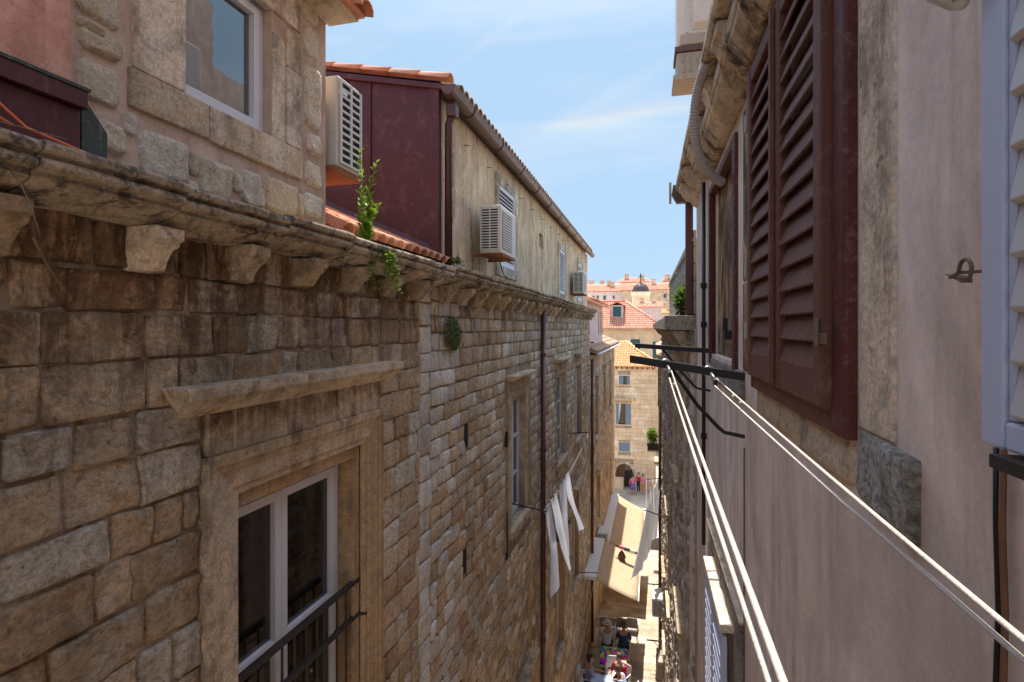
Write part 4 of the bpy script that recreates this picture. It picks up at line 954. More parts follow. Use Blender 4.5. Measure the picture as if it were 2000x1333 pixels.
# ================================================================== END OF LANE: facade across the square
YF = 50.0
zg = GZ
fx1 = onY(1281, 700, YF)[0]; zeave = onY(1240, 717, YF)[1]
houseF = thing('stone_house', 'four storey pale stone house facing up the lane with blue shutters and arched doorway', 'house', (-2, YF + 2, zg))
def FX(px, py): return onY(px, py, YF)
fo = []
def fh(px0, py0, px1, py1):
    a, t = FX(px0, py0); b, s_ = FX(px1, py1); return (a, b, s_, t)
fw = [fh(1209, 734, 1230, 752), fh(1203, 788, 1232, 830), fh(1209, 864, 1230, 882)]
arch = fh(1203, 905, 1236, 957)
def wall_x(mb, y0, y1, x0, x1, z0, z1, holes):
    t = MB(); wall_holes(t, y0, y1, x0, x1, z0, z1, holes)
    mb.add([(p.y, p.x, p.z) for p in t.v], t.f)
ah = (arch[0], arch[1], zg, arch[3])
mb = MB(); wall_x(mb, YF + .01, YF + .4, -9, fx1, zg, zeave, fw + [ah]); mb.box(-9, YF + 7, zg, fx1, YF + 7.3, zeave); mb.box(fx1 - .3, YF + .401, zg, fx1, YF + 7, zeave); mb.box(-9, YF + .401, zg, -8.7, YF + 7, zeave)
mb.build('wall', M['mortar'], houseF)
mb = MB(); mb.box(-8, YF + 1.6, zg, fx1 - .4, YF + 1.7, zeave - .2); mb.build('room', M['interior'], houseF)
bl = courses(-4.4, fx1, zg, zeave - .02, (.33, .42), (.45, .8), [(a - .08, b + .08, c - .05, d + .05) for a, b, c, d in fw + [ah]], seed=51)
for (a, b, c, d) in bl[:298]:
    mb = MB(); mb.box(a + .008, YF - .03 - random.uniform(0, .012), c + .008, b - .008, YF + .012, d - .008); mb.build('stone', M['stone_facade'], houseF, recalc=False)
if bl[298:]:
    mb = MB()
    for (a, b, c, d) in bl[298:]: mb.box(a + .008, YF - .03 - random.uniform(0, .012), c + .008, b - .008, YF + .012, d - .008)
    mb.build('stones', M['stone_facade'], houseF, recalc=False, kind='stuff')
for i, (a, b, c, d) in enumerate(fw):
    mb = MB(); w = .09; mb.box(a - w, YF - .05, c - w, a, YF + .3, d + w); mb.box(b, YF - .05, c - w, b + w, YF + .3, d + w); mb.box(a, YF - .05, d, b, YF + .3, d + w); mb.box(a, YF - .08, c - w, b, YF + .3, c)
    wn_ = mb.build('window', M['stone_facade'], houseF)
    mb = MB(); mb.box(a, YF + .2, c, b, YF + .22, d); mb.build('pane', M['glass'], wn_)
    if i == 2: sets = [(a, b)]
    elif i == 0: sets = [(a, a + (b - a) * .42), (b - (b - a) * .28, b)]
    else: sets = [(a, a + (b - a) * .2), (b - (b - a) * .36, b)]
    for p, q in sets: mb = MB(); mb.box(p + .01, YF - .09, c + .01, q - .01, YF - .052, d - .01); mb.build('shutter', M['shutter_blue'], wn_)
    if i == 1:
        mb = MB(); mb.add([(a + .25, YF + .12, d), (a + .45, YF + .12, d), (a + .35, YF + .12, c + .9), (a + .22, YF + .12, c)], [(0, 1, 2, 3)]); mb.build('curtain', M['cloth_white'], wn_, recalc=False)
        mb = MB(); mb.prism([(YF - .33, d + .52), (YF - .33, d + .42), (YF - .28, d + .36), (YF - .1, d + .25), (YF, d + .22), (YF, d + .52)], 'x', a - .35, b + .45); mb.build('hood', M['stone_pale'], houseF)
# string course
_, zs = FX(1240, 851); mb = MB(); mb.box(-4.4, YF - .07, zs - .04, fx1, YF - .044, zs + .02); mb.build('string_course', M['stone_facade'], houseF)
# arched doorway
mb = MB(); ac = (ah[0] + ah[1]) / 2; ar = (ah[1] - ah[0]) / 2; zsp = ah[3] - ar
pts = [(ah[0] - .0, ah[3] + .001)] + [(ac - ar * math.cos(math.pi * k / 14), zsp + ar * math.sin(math.pi * k / 14)) for k in range(15)] + [(ah[1], ah[3] + .001)]
mb.prism([pts[0]] + pts[1:9], 'y', YF - .02, YF + .39); mb.prism(pts[8:16] + [pts[-1]], 'y', YF - .02, YF + .39); mb.build('spandrel', M['stone_facade'], houseF)
for k in range(9):
    a0, a1 = math.pi * k / 9, math.pi * (k + .93) / 9; mb = MB()
    mb.prism([(ac - r * math.cos(t), zsp + r * math.sin(t)) for r, t in ((ar, a0), (ar + .24, a0), (ar + .24, a1), (ar, a1))], 'y', YF - .07, YF - .021); mb.build('voussoir', M['stone_pale'], houseF)
mb = MB(); mb.box(ah[0], YF + .5, zg, ac, YF + .55, ah[3]); mb.build('door', M['wood_old'], houseF)
mb = MB(); mb.box(ac + .02, YF + .5, zg, ah[1], YF + .52, ah[3]); mb.build('door_glass', M['glass'], houseF)
mb = MB(); mb.box(ah[0] - .1, YF - .6, zg, ac - .05, YF - .08, zg + 1.0); mb.build('door_bench', M['stone_facade'], houseF)
# roof with hip
rz = onY(1215, 667, YF + 4)[1]; xr = onY(1222, 667, YF + 4)[0]
mb = MB(); mb.add([(-9.3, YF - .35, zeave), (fx1 + .35, YF - .35, zeave), (xr, YF + 3.7, rz), (-9.3, YF + 3.7, rz), (fx1 + .35, YF + 7.6, zeave), (-9.3, YF + 7.6, zeave)], [(0, 1, 2, 3), (1, 4, 2), (2, 4, 5, 3), (0, 3, 5), (0, 5, 4, 1)]); mb.build('roof', M['tile_orange'], houseF)
def slope_tiles(house, name, mat, p0, p1, q1, q0, wstep=.24, lstep=.42, r=.1, kind='stuff', clip=None):
    """barrel tiles over the slope p0-p1 (eave) to q0-q1 (ridge)"""
    p0, p1, q0, q1 = map(Vector, (p0, p1, q0, q1)); mb = MB(); n = max(1, int((p1 - p0).length / wstep)); L_ = ((q0 - p0).length); rows = max(1, int(L_ / lstep))
    W = (p1 - p0).normalized(); 
    for i in range(n + 1):
        for j in range(rows):
            s = i / n; pe = p0 + (p1 - p0) * s
            up = (q0 - p0) - W * (q0 - p0).dot(W); up_n = up.normalized(); pt = pe + up_n * (j * lstep)
            # clip to the trapezoid
            v = (pt - p0).dot(up_n) / up.length; lo = p0 + (q0 - p0) * v; hi = p1 + (q1 - p1) * v
            a = (pt - lo).dot(W); b = (hi - pt).dot(W)
            if a < -.02 or b < -.02 or v > 1: continue
            nn = W.cross(up_n).normalized(); nn = nn if nn.z > 0 else -nn
            barrel(mb, pt + nn * .015, up_n, W, nn, lstep * 1.08, r, r * .86, n=4)
    if mb.v: return mb.build(name, M[mat], house, smooth=True, recalc=False, kind=kind)
slope_tiles(houseF, 'roof_tiles', 'tile_orange', (-6, YF - .4, zeave + .0), (fx1 + .4, YF - .4, zeave), (xr, YF + 3.7, rz), (-6, YF + 3.7, rz))
mb = MB(); mb.tube([(xr, YF + 3.7, rz + .05), (fx1 + .38, YF - .38, zeave + .06)], .12, 8); mb.build('hip_tiles', M['tile_orange'], houseF, smooth=True)
for k in range(10): mb = MB(); mb.box(-4.2 + k * .45, YF - .3, zeave - .2, -4.06 + k * .45, YF - .03, zeave - .03); mb.build('eave_bracket', M['wood_old'], houseF)

# neighbour to the right of it
houseN = thing('stone_house', 'pale strip of house right of the arched doorway house across the square', 'house', (3, YF + 2, zg))
mb = MB(); mb.box(fx1 + .42, YF - .6, zg, 9, YF + 7, onY(1290, 690, YF)[1]); mb.build('wall', M['stone_facade'], houseN)
mb = MB(); mb.box(fx1 + .42, YF - .68, onY(1290, 690, YF)[1], 9, YF + 7, onY(1290, 690, YF)[1] + .25); mb.build('cornice', M['stone_pale'], houseN)
mb = MB(); mb.tube([(fx1 + .32, YF - .15, zeave), (fx1 + .32, YF - .15, zg)], .07, 8); mb.build('downpipe', M['pipe_brown'], houseN, smooth=True)
mb = MB(); mb.box(fx1 + .9, YF - .63, -9, fx1 + 1.5, YF - .605, -7.6); mb.build('window', M['shutter_blue'], houseN)

# ---------------------------------------------------------------- roofs farther off
def bx(px, py, Y): x, z = onY(px, py, Y); return x, z
YB = 75
h = thing('stone_house', 'stone house with broad salmon tiled hip roof and a green dormer', 'house', (-2, YB + 4, -15.6))
x0 = -14; x1, ze = bx(1301, 643, YB); xr_, zr = bx(1222, 590, YB + 5)
mb = MB(); mb.box(x0, YB, -15.6, x1 - .4, YB + 10, ze - .1); mb.build('wall', M['stone_facade'], h)
mb = MB(); mb.box(x0, YB - .3, ze - .25, x1, YB + .02, ze - .02); mb.build('eave', M['stone_pale'], h)
mb = MB(); mb.add([(x0, YB - .4, ze), (x1, YB - .4, ze), (xr_, YB + 5, zr), (x0, YB + 5, zr), (x1, YB + 10.4, ze), (x0, YB + 10.4, ze)], [(0, 1, 2, 3), (1, 4, 2), (2, 4, 5, 3), (0, 3, 5), (0, 5, 4, 1)]); mb.build('roof', M['tile_far'], h)
slope_tiles(h, 'roof_tiles', 'tile_far', (-9, YB - .45, ze), (x1, YB - .45, ze), (xr_, YB + 5, zr), (-9, YB + 5, zr), .3, .5, .13)
mb = MB(); mb.tube([(xr_, YB + 5, zr + .08), (x1, YB - .4, ze + .08)], .16, 8); mb.tube([(xr_, YB + 5, zr + .08), (-9, YB + 5, zr + .08)], .16, 8); mb.build('ridge_tiles', M['tile_far'], h, smooth=True)
wx0, wz1 = bx(1232, 663, YB); wx1, wz0 = bx(1250, 690, YB); mb = MB(); mb.box(wx0, YB - .03, wz0, wx1, YB - .002, wz1); mb.build('window', M['shutter_green'], h)
for px in (1190, 1275): a, t = bx(px, 668, YB); mb = MB(); mb.box(a, YB - .03, t - 2.2, a + 1.0, YB - .002, t); mb.build('window', M['shutter_green'], h)
da, dt = bx(1197, 598, YB + 1.7); db, dbz = bx(1213, 619, YB + 1.7)
mb = MB(); mb.box(da - .25, YB + 1.7, dbz - .5, db + .25, YB + 4.6, dt + .1); dm = mb.build('dormer', M['render_lilac'], h)
mb = MB(); mb.box(da, YB + 1.66, dbz, db, YB + 1.69, dt - .1); mb.build('dormer_window', M['shutter_green'], dm)
mc = (da + db) / 2; mb = MB(); mb.prism([(da - .5, dt + .1), (mc, dt + .62), (db + .5, dt + .1), (db + .5, dt + .0), (mc, dt + .48), (da - .5, dt + .0)], 'y', YB + 1.45, YB + 5); mb.build('dormer_roof', M['tile_far'], dm)

def simple_house(label, px0, px1, ybase_z, py_eave, py_ridge, Y, depth, wall, roof, windows=(), hip=0.0, cat='house', tiles=True, name='house', wcol='shutter_green'):
    xa, ze = bx(px0, py_eave, Y); xb, _ = bx(px1, py_eave, Y); zr = bx((px0 + px1) / 2, py_ridge, Y + depth / 2)[1]
    h = thing(name, label, cat, ((xa + xb) / 2, Y + depth / 2, ybase_z))
    mb = MB(); mb.box(xa, Y, ybase_z, xb, Y + depth, ze); mb.build('wall', M[wall], h)
    o = (xb - xa) * .01 + .1
    mb = MB(); mb.add([(xa - o, Y - o, ze), (xb + o, Y - o, ze), (xb + o - hip, Y + depth / 2, zr), (xa - o + hip, Y + depth / 2, zr), (xb + o, Y + depth + o, ze), (xa - o, Y + depth + o, ze)], [(0, 1, 2, 3), (1, 4, 2), (2, 4, 5, 3), (0, 3, 5), (0, 5, 4, 1)]); mb.build('roof', M[roof], h)
    if tiles: slope_tiles(h, 'roof_tiles', roof, (xa - o, Y - o - .05, ze), (xb + o, Y - o - .05, ze), (xb + o - hip, Y + depth / 2, zr), (xa - o + hip, Y + depth / 2, zr), .45 * Y / 120, .8 * Y / 120, .2 * Y / 120)
    rc = random.Random(int(Y * 7 + px0))
    if tiles:
        for k in range(2):
            cx = xa + (xb - xa) * rc.uniform(.12, .88); cy = Y + depth * rc.uniform(.3, .45); u = (cy - Y) / (depth / 2); zc_ = ze + (zr - ze) * u; sz = .35 * Y / 100
            mb = MB(); mb.box(cx - sz, cy - sz, zc_ - .3, cx + sz, cy + sz, zc_ + 2.2 * sz); cm = mb.build('chimney', M['stone_facade'], h)
            mb = MB(); mb.box(cx - sz * 1.2, cy - sz * 1.2, zc_ + 2.2 * sz, cx + sz * 1.2, cy + sz * 1.2, zc_ + 2.5 * sz); mb.build('chimney_cap', M['tile_far'], cm)
    for (wa, wt_, wb, wb_) in windows:
        a, t = bx(wa, wt_, Y); b, s_ = bx(wb, wb_, Y); mb = MB(); mb.box(a, Y - .12, s_, b, Y - .003, t); w_ = mb.build('window', M['stone_pale'], h)
        mb = MB(); f = .15; mb.box(a + (b - a) * f, Y - .14, s_ + (t - s_) * f, b - (b - a) * f, Y - .122, t - (t - s_) * f); mb.build('pane', M[wcol], w_)
    return h
simple_house('small pink walled house with tiled gable behind the broad hip roof', 1247, 1292, -15, 601, 590, 92, 6, 'render_lilac', 'tile_far')
simple_house('low orange roofed house beside the grey block attic', 1268, 1330, -15, 613, 604, 100, 7, 'stone_facade', 'tile_orange')
simple_house('long white walled house with salmon roof below the hilltop', 1100, 1216, -15, 572, 556, 205, 14, 'render_lilac', 'tile_far', [(1156, 577, 1162, 585), (1178, 577, 1184, 587), (1196, 577, 1201, 585), (1165, 577, 1170, 585)])
simple_house('long brown stone hall with salmon roof behind the dome', 1216, 1345, -15, 568, 553, 200, 14, 'stone_far', 'tile_far', [(1295, 573, 1303, 584), (1325, 573, 1332, 584)])
simple_house('hilltop house with wide pale red roof above the dome', 1207, 1269, -6, 553, 544, 260, 12, 'render_cream', 'tile_far', [(1214, 554, 1218, 559), (1226, 554, 1229, 559)], hip=3)
simple_house('small hilltop house peeking over the roofs at the right', 1295, 1330, -6, 551, 546, 262, 10, 'render_cream', 'tile_far')
simple_house('low hilltop house left of the hilltop roofs', 1146, 1166, -6, 562, 556, 250, 10, 'render_cream', 'tile_old')
simple_house('small grey roofed hilltop house between two roofs', 1170, 1192, -6, 563, 557, 245, 10, 'render_cream', 'tile_old')
simple_house('little brown house left of the dome on the hilltop', 1203, 1212, -6, 556, 553, 240, 8, 'stone_far', 'tile_far', tiles=False)
# chimneys as parts would be specks; church dome
dx, dz = bx(1251, 570, 170)
ch = thing('church', 'church drum with dark ribbed dome and cross on top', 'church', (dx, 172, -15))
sc = .9675 * 170 / 1060
rD = 16 * sc
mb = MB(); mb.lathe((dx, 172, 0), [(rD * 1.05, -15), (rD * 1.05, dz - 22 * sc * .35), (rD * 1.22, dz - 1.1 * sc * 2), (rD * 1.22, dz - .6 * sc), (rD * 1.02, dz), (0, dz)], 24); mb.build('drum', M['stone_facade'], ch, smooth=False)
mb = MB(); mb.lathe((dx, 172, dz), [(rD, 0), (rD * .99, rD * .2), (rD * .93, rD * .45), (rD * .8, rD * .7), (rD * .58, rD * .92), (rD * .3, rD * 1.05), (rD * .1, rD * 1.10), (rD * .1, rD * 1.25), (0, rD * 1.28)], 24); mb.build('dome', M['copper_dome'], ch, smooth=True)
for k in range(12):
    an = math.pi * 2 * k / 12; mb = MB(); mb.tube([(dx + r * math.cos(an) * 1.01, 172 + r * math.sin(an) * 1.01, dz + z_) for r, z_ in ((rD, 0), (rD * .93, rD * .45), (rD * .8, rD * .7), (rD * .58, rD * .92), (rD * .3, rD * 1.05))], .06, 4); mb.build('rib', M['copper_dome'], ch)
zc = dz + rD * 1.25
mb = MB(); mb.tube([(dx, 172, zc), (dx, 172, zc + 17 * sc)], .16, 6); mb.tube([(dx - 5 * sc, 172, zc + 9.5 * sc), (dx + 5 * sc, 172, zc + 10 * sc)], .15, 6); mb.tube([(dx, 172, zc + 1.5), (dx, 172, zc + 2.1)], [.1, .35], 8); mb.build('cross', M['bar_black'], ch)
# church gable in front of the hall
a, t = bx(1203, 590, 185); b, _ = bx(1252, 590, 185); m_x, m_t = bx(1248, 574, 185)
# hill
mb = MB(); n = 40
vs_ = []; fs = []
for j in range(n + 1):
    for i in range(n + 1):
        x = -500 + 1000 * i / n; y = 110 + 900 * j / n; hgt = 22 * math.exp(-((y - 420) / 200) ** 2) + noise.noise(Vector((x * .01, y * .01, 0))) * 2
        vs_.append((x, y, -16.5 + max(0, hgt) - (4 if j == 0 else 0)))
fs = [(j * (n + 1) + i, j * (n + 1) + i + 1, (j + 1) * (n + 1) + i + 1, (j + 1) * (n + 1) + i) for j in range(n) for i in range(n)]
mb.add(vs_, fs); o = mb.build('hill', M['stone_far'], smooth=True); o['kind'] = 'structure'

# ================================================================== AIR CONDITIONERS
def ac_unit(label, frame, base, depth, length, height, sgn=1, cagep=None, group='outdoor air conditioner units', grille_side=True, mat='metal_white'):
    """outdoor unit: depth = out of the wall (x), length along y"""
    bx_, by, bz = base; t = thing('air_conditioner', label, 'air conditioner', base, frame, group)
    x0, x1 = (bx_, bx_ + depth * sgn) if sgn > 0 else (bx_ - depth, bx_)
    mb = MB(); mb.box(x0, by, bz, x1, by + length, bz + height); mb.build('casing', M[mat], t, bev=.02)
    # side grille towards the viewer: rows of slots
    if grille_side:
        rows = 15; fr_ = MB(); fr_.box(x0 + .03, by - .006, bz + .05, x1 - .03, by - .001, bz + height - .05); g_ = fr_.build('side_grille', M['void_shade'], t)
        for k in range(rows + 1):
            zz = bz + .05 + (height - .1) * k / rows; mb = MB(); mb.box(x0 + .028, by - .016, zz - .008, x1 - .028, by - .0065, zz + .008); mb.build('grille_bar', M[mat], g_)
        for xx in (x0 + .03, (x0 + x1) / 2, x1 - .03): mb = MB(); mb.box(xx - .007, by - .018, bz + .045, xx + .007, by - .0063, bz + height - .045); mb.build('grille_bar', M[mat], g_)
    xf = x1 if sgn > 0 else x0; s = sgn
    mb = MB(); mb.box(min(xf, xf + .008 * s), by + .08, bz + .06, max(xf, xf + .008 * s), by + length * .68, bz + height - .06); fan = mb.build('front_grille', M['metal_dull'], t, bev=.003)
    for q in range(14): zz = bz + .08 + (height - .16) * q / 13; mb = MB(); mb.box(min(xf + .009 * s, xf + .016 * s), by + .07, zz - .007, max(xf + .009 * s, xf + .016 * s), by + length * .69, zz + .007); mb.build('grille_bar', M[mat], fan)
    mb = MB(); mb.box(min(bx_, bx_ + depth * s) - (.1 if s > 0 else 0), by + .08, bz - .035, max(bx_, bx_ + depth * s) + (0 if s > 0 else .1), by + .12, bz - .001); mb.box(min(bx_ - .1 * s, bx_ + depth * s), by + length - .12, bz - .035, max(bx_ - .1 * s, bx_ + depth * s), by + length - .08, bz - .001)
    mb.box(x0, by + .12, bz - .03, x1, by + length - .12, bz - .008)
    mb.build('bracket', M['rust'], t)
    return t
# on the end wall of the near attic: its slotted end looks onto the lane
yA, zA = L(640, 300, .0); 
t = thing('air_conditioner', 'cream air conditioner fixed to the end of the pink attic beside the brown metal gable', 'air conditioner', (-.55, 3.72, 1.25), LF, 'outdoor air conditioner units')
z0, z1 = 1.24, 1.95; ya_, yb_ = 3.70, 4.03
mb = MB(); mb.box(-.75, ya_, z0, .0, yb_, z1); mb.build('casing', M['metal_white'], t, bev=.02)
mb = MB(); mb.box(.001, ya_ + .02, z0 + .04, .006, yb_ - .02, z1 - .04); g_ = mb.build('side_grille', M['void_shade'], t)
for k in range(12):
    zz = z0 + .04 + (z1 - z0 - .08) * k / 11; mb = MB(); mb.box(.0065, ya_ + .015, zz - .009, .018, yb_ - .015, zz + .009); mb.build('grille_bar', M['metal_white'], g_)
for yy in (ya_ + .02, (ya_ + yb_) / 2, yb_ - .02): mb = MB(); mb.box(.0066, yy - .012, z0 + .03, .02, yy + .012, z1 - .03); mb.build('grille_bar', M['metal_white'], g_)
mb = MB(); mb.box(-.72, ya_ - .05, z0 - .05, -.0, yb_ + .0, z0 - .002); mb.build('base_tray', M['rust'], t, bev=.004)
mb = MB(); mb.box(-.04, ya_ + .01, z1 - .14, .0208, ya_ + .10, z1 - .11); mb.build('badge', M['plastic_white'], t)
ac_unit('cream air conditioner on rusty brackets beside the first ochre attic window', LF, (.08, 6.95, 1.0), .30, .82, .64)
ac_unit('small cream air conditioner near the far end of the ochre attic wall', LF, (.05, 15.9, 1.0), .32, .85, .66)
ac_unit('white air conditioner on the left wall between the two awnings', LF, (.05, 22.9, -9.3), .42, .9, .7, mat='plastic_white')
ac_unit('white topped air conditioner low on the right wall beside the sunlit paving', RF, (-.02, 18.9, -9.75), .34, .85, .62, -1, mat='plastic_white')
ac_unit('white air conditioner on the right wall under the hanging sheet', RF, (-.0, 26.2, -10.4), .40, .9, .6, -1, mat='plastic_white')
ac_unit('grey air conditioner at the foot of the right wall near the bottom edge', RF, (-.0, 16.3, -10.2), .26, .75, .5, -1, mat='metal_dull')
# cream casing standing on the roof edge top right, with its corrugated hose
t = thing('air_conditioner', 'cream boxed air conditioner overhanging the roof edge at the top right', 'air conditioner', (-.1, 5.1, 2.17), RF, 'outdoor air conditioner units')
XA = -.27
mb = MB(); mb.box(XA - .03, 4.97, 2.17, .3, 5.32, 2.215); mb.build('base_tray', M['metal_dull'], t, bev=.004)
mb = MB(); mb.box(XA, 5.0, 2.217, .28, 5.30, 2.42); mb.build('lower_casing', M['metal_dull'], t, bev=.012)
mb = MB(); mb.box(XA - .016, 4.985, 2.422, .29, 5.31, 2.47); mb.build('band', M['gutter_brown'], t, bev=.004)
mb = MB(); mb.box(XA, 5.0, 2.472, .28, 5.30, 3.3); mb.build('upper_casing', M['metal_white'], t, bev=.015)
mb = MB(); mb.box(XA + .03, 4.98, 2.475, .25, 4.998, 2.57); mb.build('lower_lip', M['metal_dull'], t, bev=.02)
mb = MB(); mb.add([(XA + .12, 4.999, 2.60), (.10, 4.999, 2.60), (.10, 4.999, 2.95), (XA + .12, 4.999, 2.95), (XA + .15, 4.95, 2.65), (.08, 4.95, 2.65), (.08, 4.95, 2.93), (XA + .15, 4.95, 2.93)], [(3, 2, 1, 0), (4, 5, 6, 7), (0, 1, 5, 4), (1, 2, 6, 5), (2, 3, 7, 6), (3, 0, 4, 7)]); mb.build('access_cover', M['metal_white'], t, bev=.006)
mb = MB(); mb.box(XA + .075, 4.98, 2.58, XA + .09, 4.998, 3.28); mb.build('casing_rib', M['metal_white'], t)
for zz in range(5): mb = MB(); mb.tube([(XA + .06 + zz * .06, 4.995, 2.24), (XA + .07 + zz * .06, 4.99, 2.30), (XA + .055 + zz * .06, 4.99, 2.35), (XA + .07 + zz * .06, 4.995, 2.40)], .008, 5); mb.build('pressed_rib', M['metal_dull'], t)
mb = MB(); mb.box(.0, 5.05, 2.10, .5, 5.10, 2.168); mb.build('bracket', M['rust'], t)
hp = [(1392, 108, -.26, 3.3), (1378, 130, 0, 3.35), (1366, 165, 0, 3.45), (1358, 205, 0, 3.5), (1357, 250, 0, 3.55), (1362, 290, 0, 3.6), (1375, 322, 0, 3.65), (1392, 345, 0, 3.7), (1412, 358, 0, 3.75)]
pts = []
for px, py, _, Y in hp:
    x, z = onY(px, py, Y); pts.append((x, Y, z))
sm = []
for i in range(len(pts) - 1):
    p0 = Vector(pts[max(i - 1, 0)]); p1 = Vector(pts[i]); p2 = Vector(pts[i + 1]); p3 = Vector(pts[min(i + 2, len(pts) - 1)])
    for k in range(14):
        u = k / 14; sm.append(.5 * ((2 * p1) + (p2 - p0) * u + (2 * p0 - 5 * p1 + 4 * p2 - p3) * u * u + (3 * p1 - p0 - 3 * p2 + p3) * u ** 3))
mb = MB(); mb.tube(sm, [.026 if i % 2 else .030 for i in range(len(sm))], 10); o = mb.build('corrugated_hose', M['hose_grey'], None); tag(o, 'grey corrugated hose curving down from the roof edge to the second window', 'hose')

# ================================================================== CLOTHESLINE FRAMES
def bracket(label, y, ztip, zwall, out, wx, frame, sgn, th=.02, brace=True, group='clothesline brackets', brz=-.35):
    t = thing('clothesline_bracket', label, 'clothesline bracket', (0, y, zwall), frame, group)
    s = sgn; mb = MB(); mb.add([(0, y - th / 2, zwall - th), (out * s, y - th / 2, ztip - th), (out * s, y + th / 2, ztip - th), (0, y + th / 2, zwall - th), (0, y - th / 2, zwall + th), (out * s, y - th / 2, ztip + th), (out * s, y + th / 2, ztip + th), (0, y + th / 2, zwall + th)],
           [(0, 1, 2, 3), (7, 6, 5, 4), (0, 4, 5, 1), (2, 6, 7, 3), (1, 5, 6, 2), (0, 3, 7, 4)]); mb.build('arm', M['bar_black'], t, bev=.003)
    if brace: mb = MB(); mb.tube([(out * s * .62, y + .01, ztip * .62 + zwall * .38 - th), (out * s * .40, y + .01, zwall + brz * .5), (out * s * .22, y + .01, zwall + brz * .86), (out * s * .17, y + .01, zwall + brz * .94), (0, y + .01, zwall + brz)], th * .5, 8); mb.build('brace', M['bar_black'], t)
    return t
y1b, zw1 = Rr(1455, 737); xt, zt1 = onY(1230, 701, y1b)
out1 = (RX0 - RSL * y1b) - xt
b1 = bracket('nearest flat black clothesline bar on the rose wall carrying two pulleys', y1b, zt1, zw1, out1, 0, RF, -1, .022, True, brz=-.33)
y2b, zw2 = Rr(1388, 686); xt2, zt2 = onY(1240, 675, y2b)
b2 = bracket('second thin black clothesline bar above the nearest one', y2b, zt2, zw2, (RX0 - RSL * y2b) - xt2, 0, RF, -1, .02, True, brz=-.34)
def pulley(px, py, Y, label):
    x, z = onY(px, py, Y); t = thing('pulley', label, 'pulley', (x, Y, z), None, 'clothesline pulleys')
    mb = MB(); mb.tube([(x + .028 * math.cos(a * .6), Y - .0 + .012 * math.sin(a * .6), z + .028 * math.sin(a * .6)) for a in range(12)], .0045, 6); mb.build('ring', M['steel'], t, smooth=True)
    mb = MB(); mb.tube([(x + .012, Y - .03, z - .01), (x + .022, Y - .10, z - .03)], .008, 8); mb.build('hook', M['steel'], t, smooth=True)
    mb = MB(); mb.tube([(x + .012, Y - .13, z - .045), (x + .032, Y - .13, z - .045)], .02, 12); mb.build('wheel', M['bar_black'], t, smooth=False)
    return x + .022, Y - .13, z - .045
for (px, py, e, lab, rl) in ((1300, 712, ((1513, 1333), (1541, 1333)), 'steel pulley ring near the middle of the nearest clothesline bar', 'pair of white clothesline ropes running down the middle of the lane'),
                         (1384, 726, ((1999, 1268), (1999, 1228)), 'steel pulley ring close to the rose wall on the nearest bar', 'pair of white clothesline ropes running along the rose wall to the right edge')):
    X, Yp, Zp = pulley(px, py, y1b, lab)
    t = thing('clothesline', rl, 'clothesline', (X, 1.5, Zp), None, 'white rope clotheslines')
    for k, (ex, ey) in enumerate(e):
        d = ray(ex, ey); sgn_ = (1, -1)[k]
        # the rope keeps its distance below the eye; find where it leaves the picture
        zz = Zp - .02 + (-.012 if k == 0 else .012)
        tt = zz / d.z; pe = d * tt; p0 = Vector((X + (-.006 if k == 0 else .006), Yp, Zp + (-.018 if k == 0 else .018)))
        far = p0 + (pe - p0) * 1.6
        n = 60; path = []
        for i in range(n + 1):
            u = i / n; p = p0 + (far - p0) * u; p.z -= .012 * math.sin(math.pi * u); path.append(p)
        mb = MB(); mb.tube(path, .0036, 8); mb.build('rope', M['rope'], t, smooth=True)
    for u in ((.25, .33) if px > 1350 else (.2,)):
        p = Vector((X, Yp, Zp)) + (Vector(pe) - Vector((X, Yp, Zp))) * u; mb = MB(); mb.tube([p + Vector((0, .012, .0)), p, p + Vector((.004, -.012, 0))], [.004, .009, .004], 6); mb.build('knot', M['rope'], t)

# left laundry line with white trousers
LX = .57
bk = bracket('thin black rod holding the near end of the left laundry line', 9.0, -3.1, -3.02, LX + .03, 0, LF, 1, .012, False, brz=-.3)
bk = bracket('thin black rod holding the far end of the left laundry line', 15.3, -2.95, -3.0, LX + .03, 0, LF, 1, .012, False)
t = thing('clothesline', 'thin laundry rope between two rods on the left stone wall', 'clothesline', (LX, 12, -3.05), LF, 'white rope clotheslines')
for dz in (0, .05):
    mb = MB(); mb.tube([(LX, 9.0 + 6.3 * i / 20, -3.08 + .1 * i / 20 - .12 * math.sin(math.pi * i / 20) - dz) for i in range(21)], .004, 5); mb.build('rope', M['rope'], t, smooth=True)
def sheet(path_top, drop, mat, name, label, cat, frame, nz=14, wave=.03, group=None, taper=None, seed=0):
    """cloth hanging from a polyline; drop = function of s"""
    n = 30; vs_ = []; P_ = [Vector(p) for p in path_top]
    def at(s):
        f = s * (len(P_) - 1); i = min(int(f), len(P_) - 2); return P_[i].lerp(P_[i + 1], f - i)
    for i in range(n + 1):
        s = i / n; p = at(s); D_ = drop(s)
        for j in range(nz + 1):
            v = j / nz; q = p.copy(); q.z -= D_ * v
            w = wave * v ** .6; q.x += w * math.sin(s * 17 + seed + v * 1.5) + w * .5 * math.sin(s * 31 + seed * 2); q.y += w * .5 * math.sin(v * 5 + seed)
            if taper: q = taper(q, s, v, p)
            vs_.append(q)
    mb = MB(); mb.add(vs_, [(i * (nz + 1) + j, (i + 1) * (nz + 1) + j, (i + 1) * (nz + 1) + j + 1, i * (nz + 1) + j + 1) for i in range(n) for j in range(nz)])
    o = mb.build(name, M[mat], None, frame, smooth=True, recalc=False)
    tag(o, label, cat, group); return o
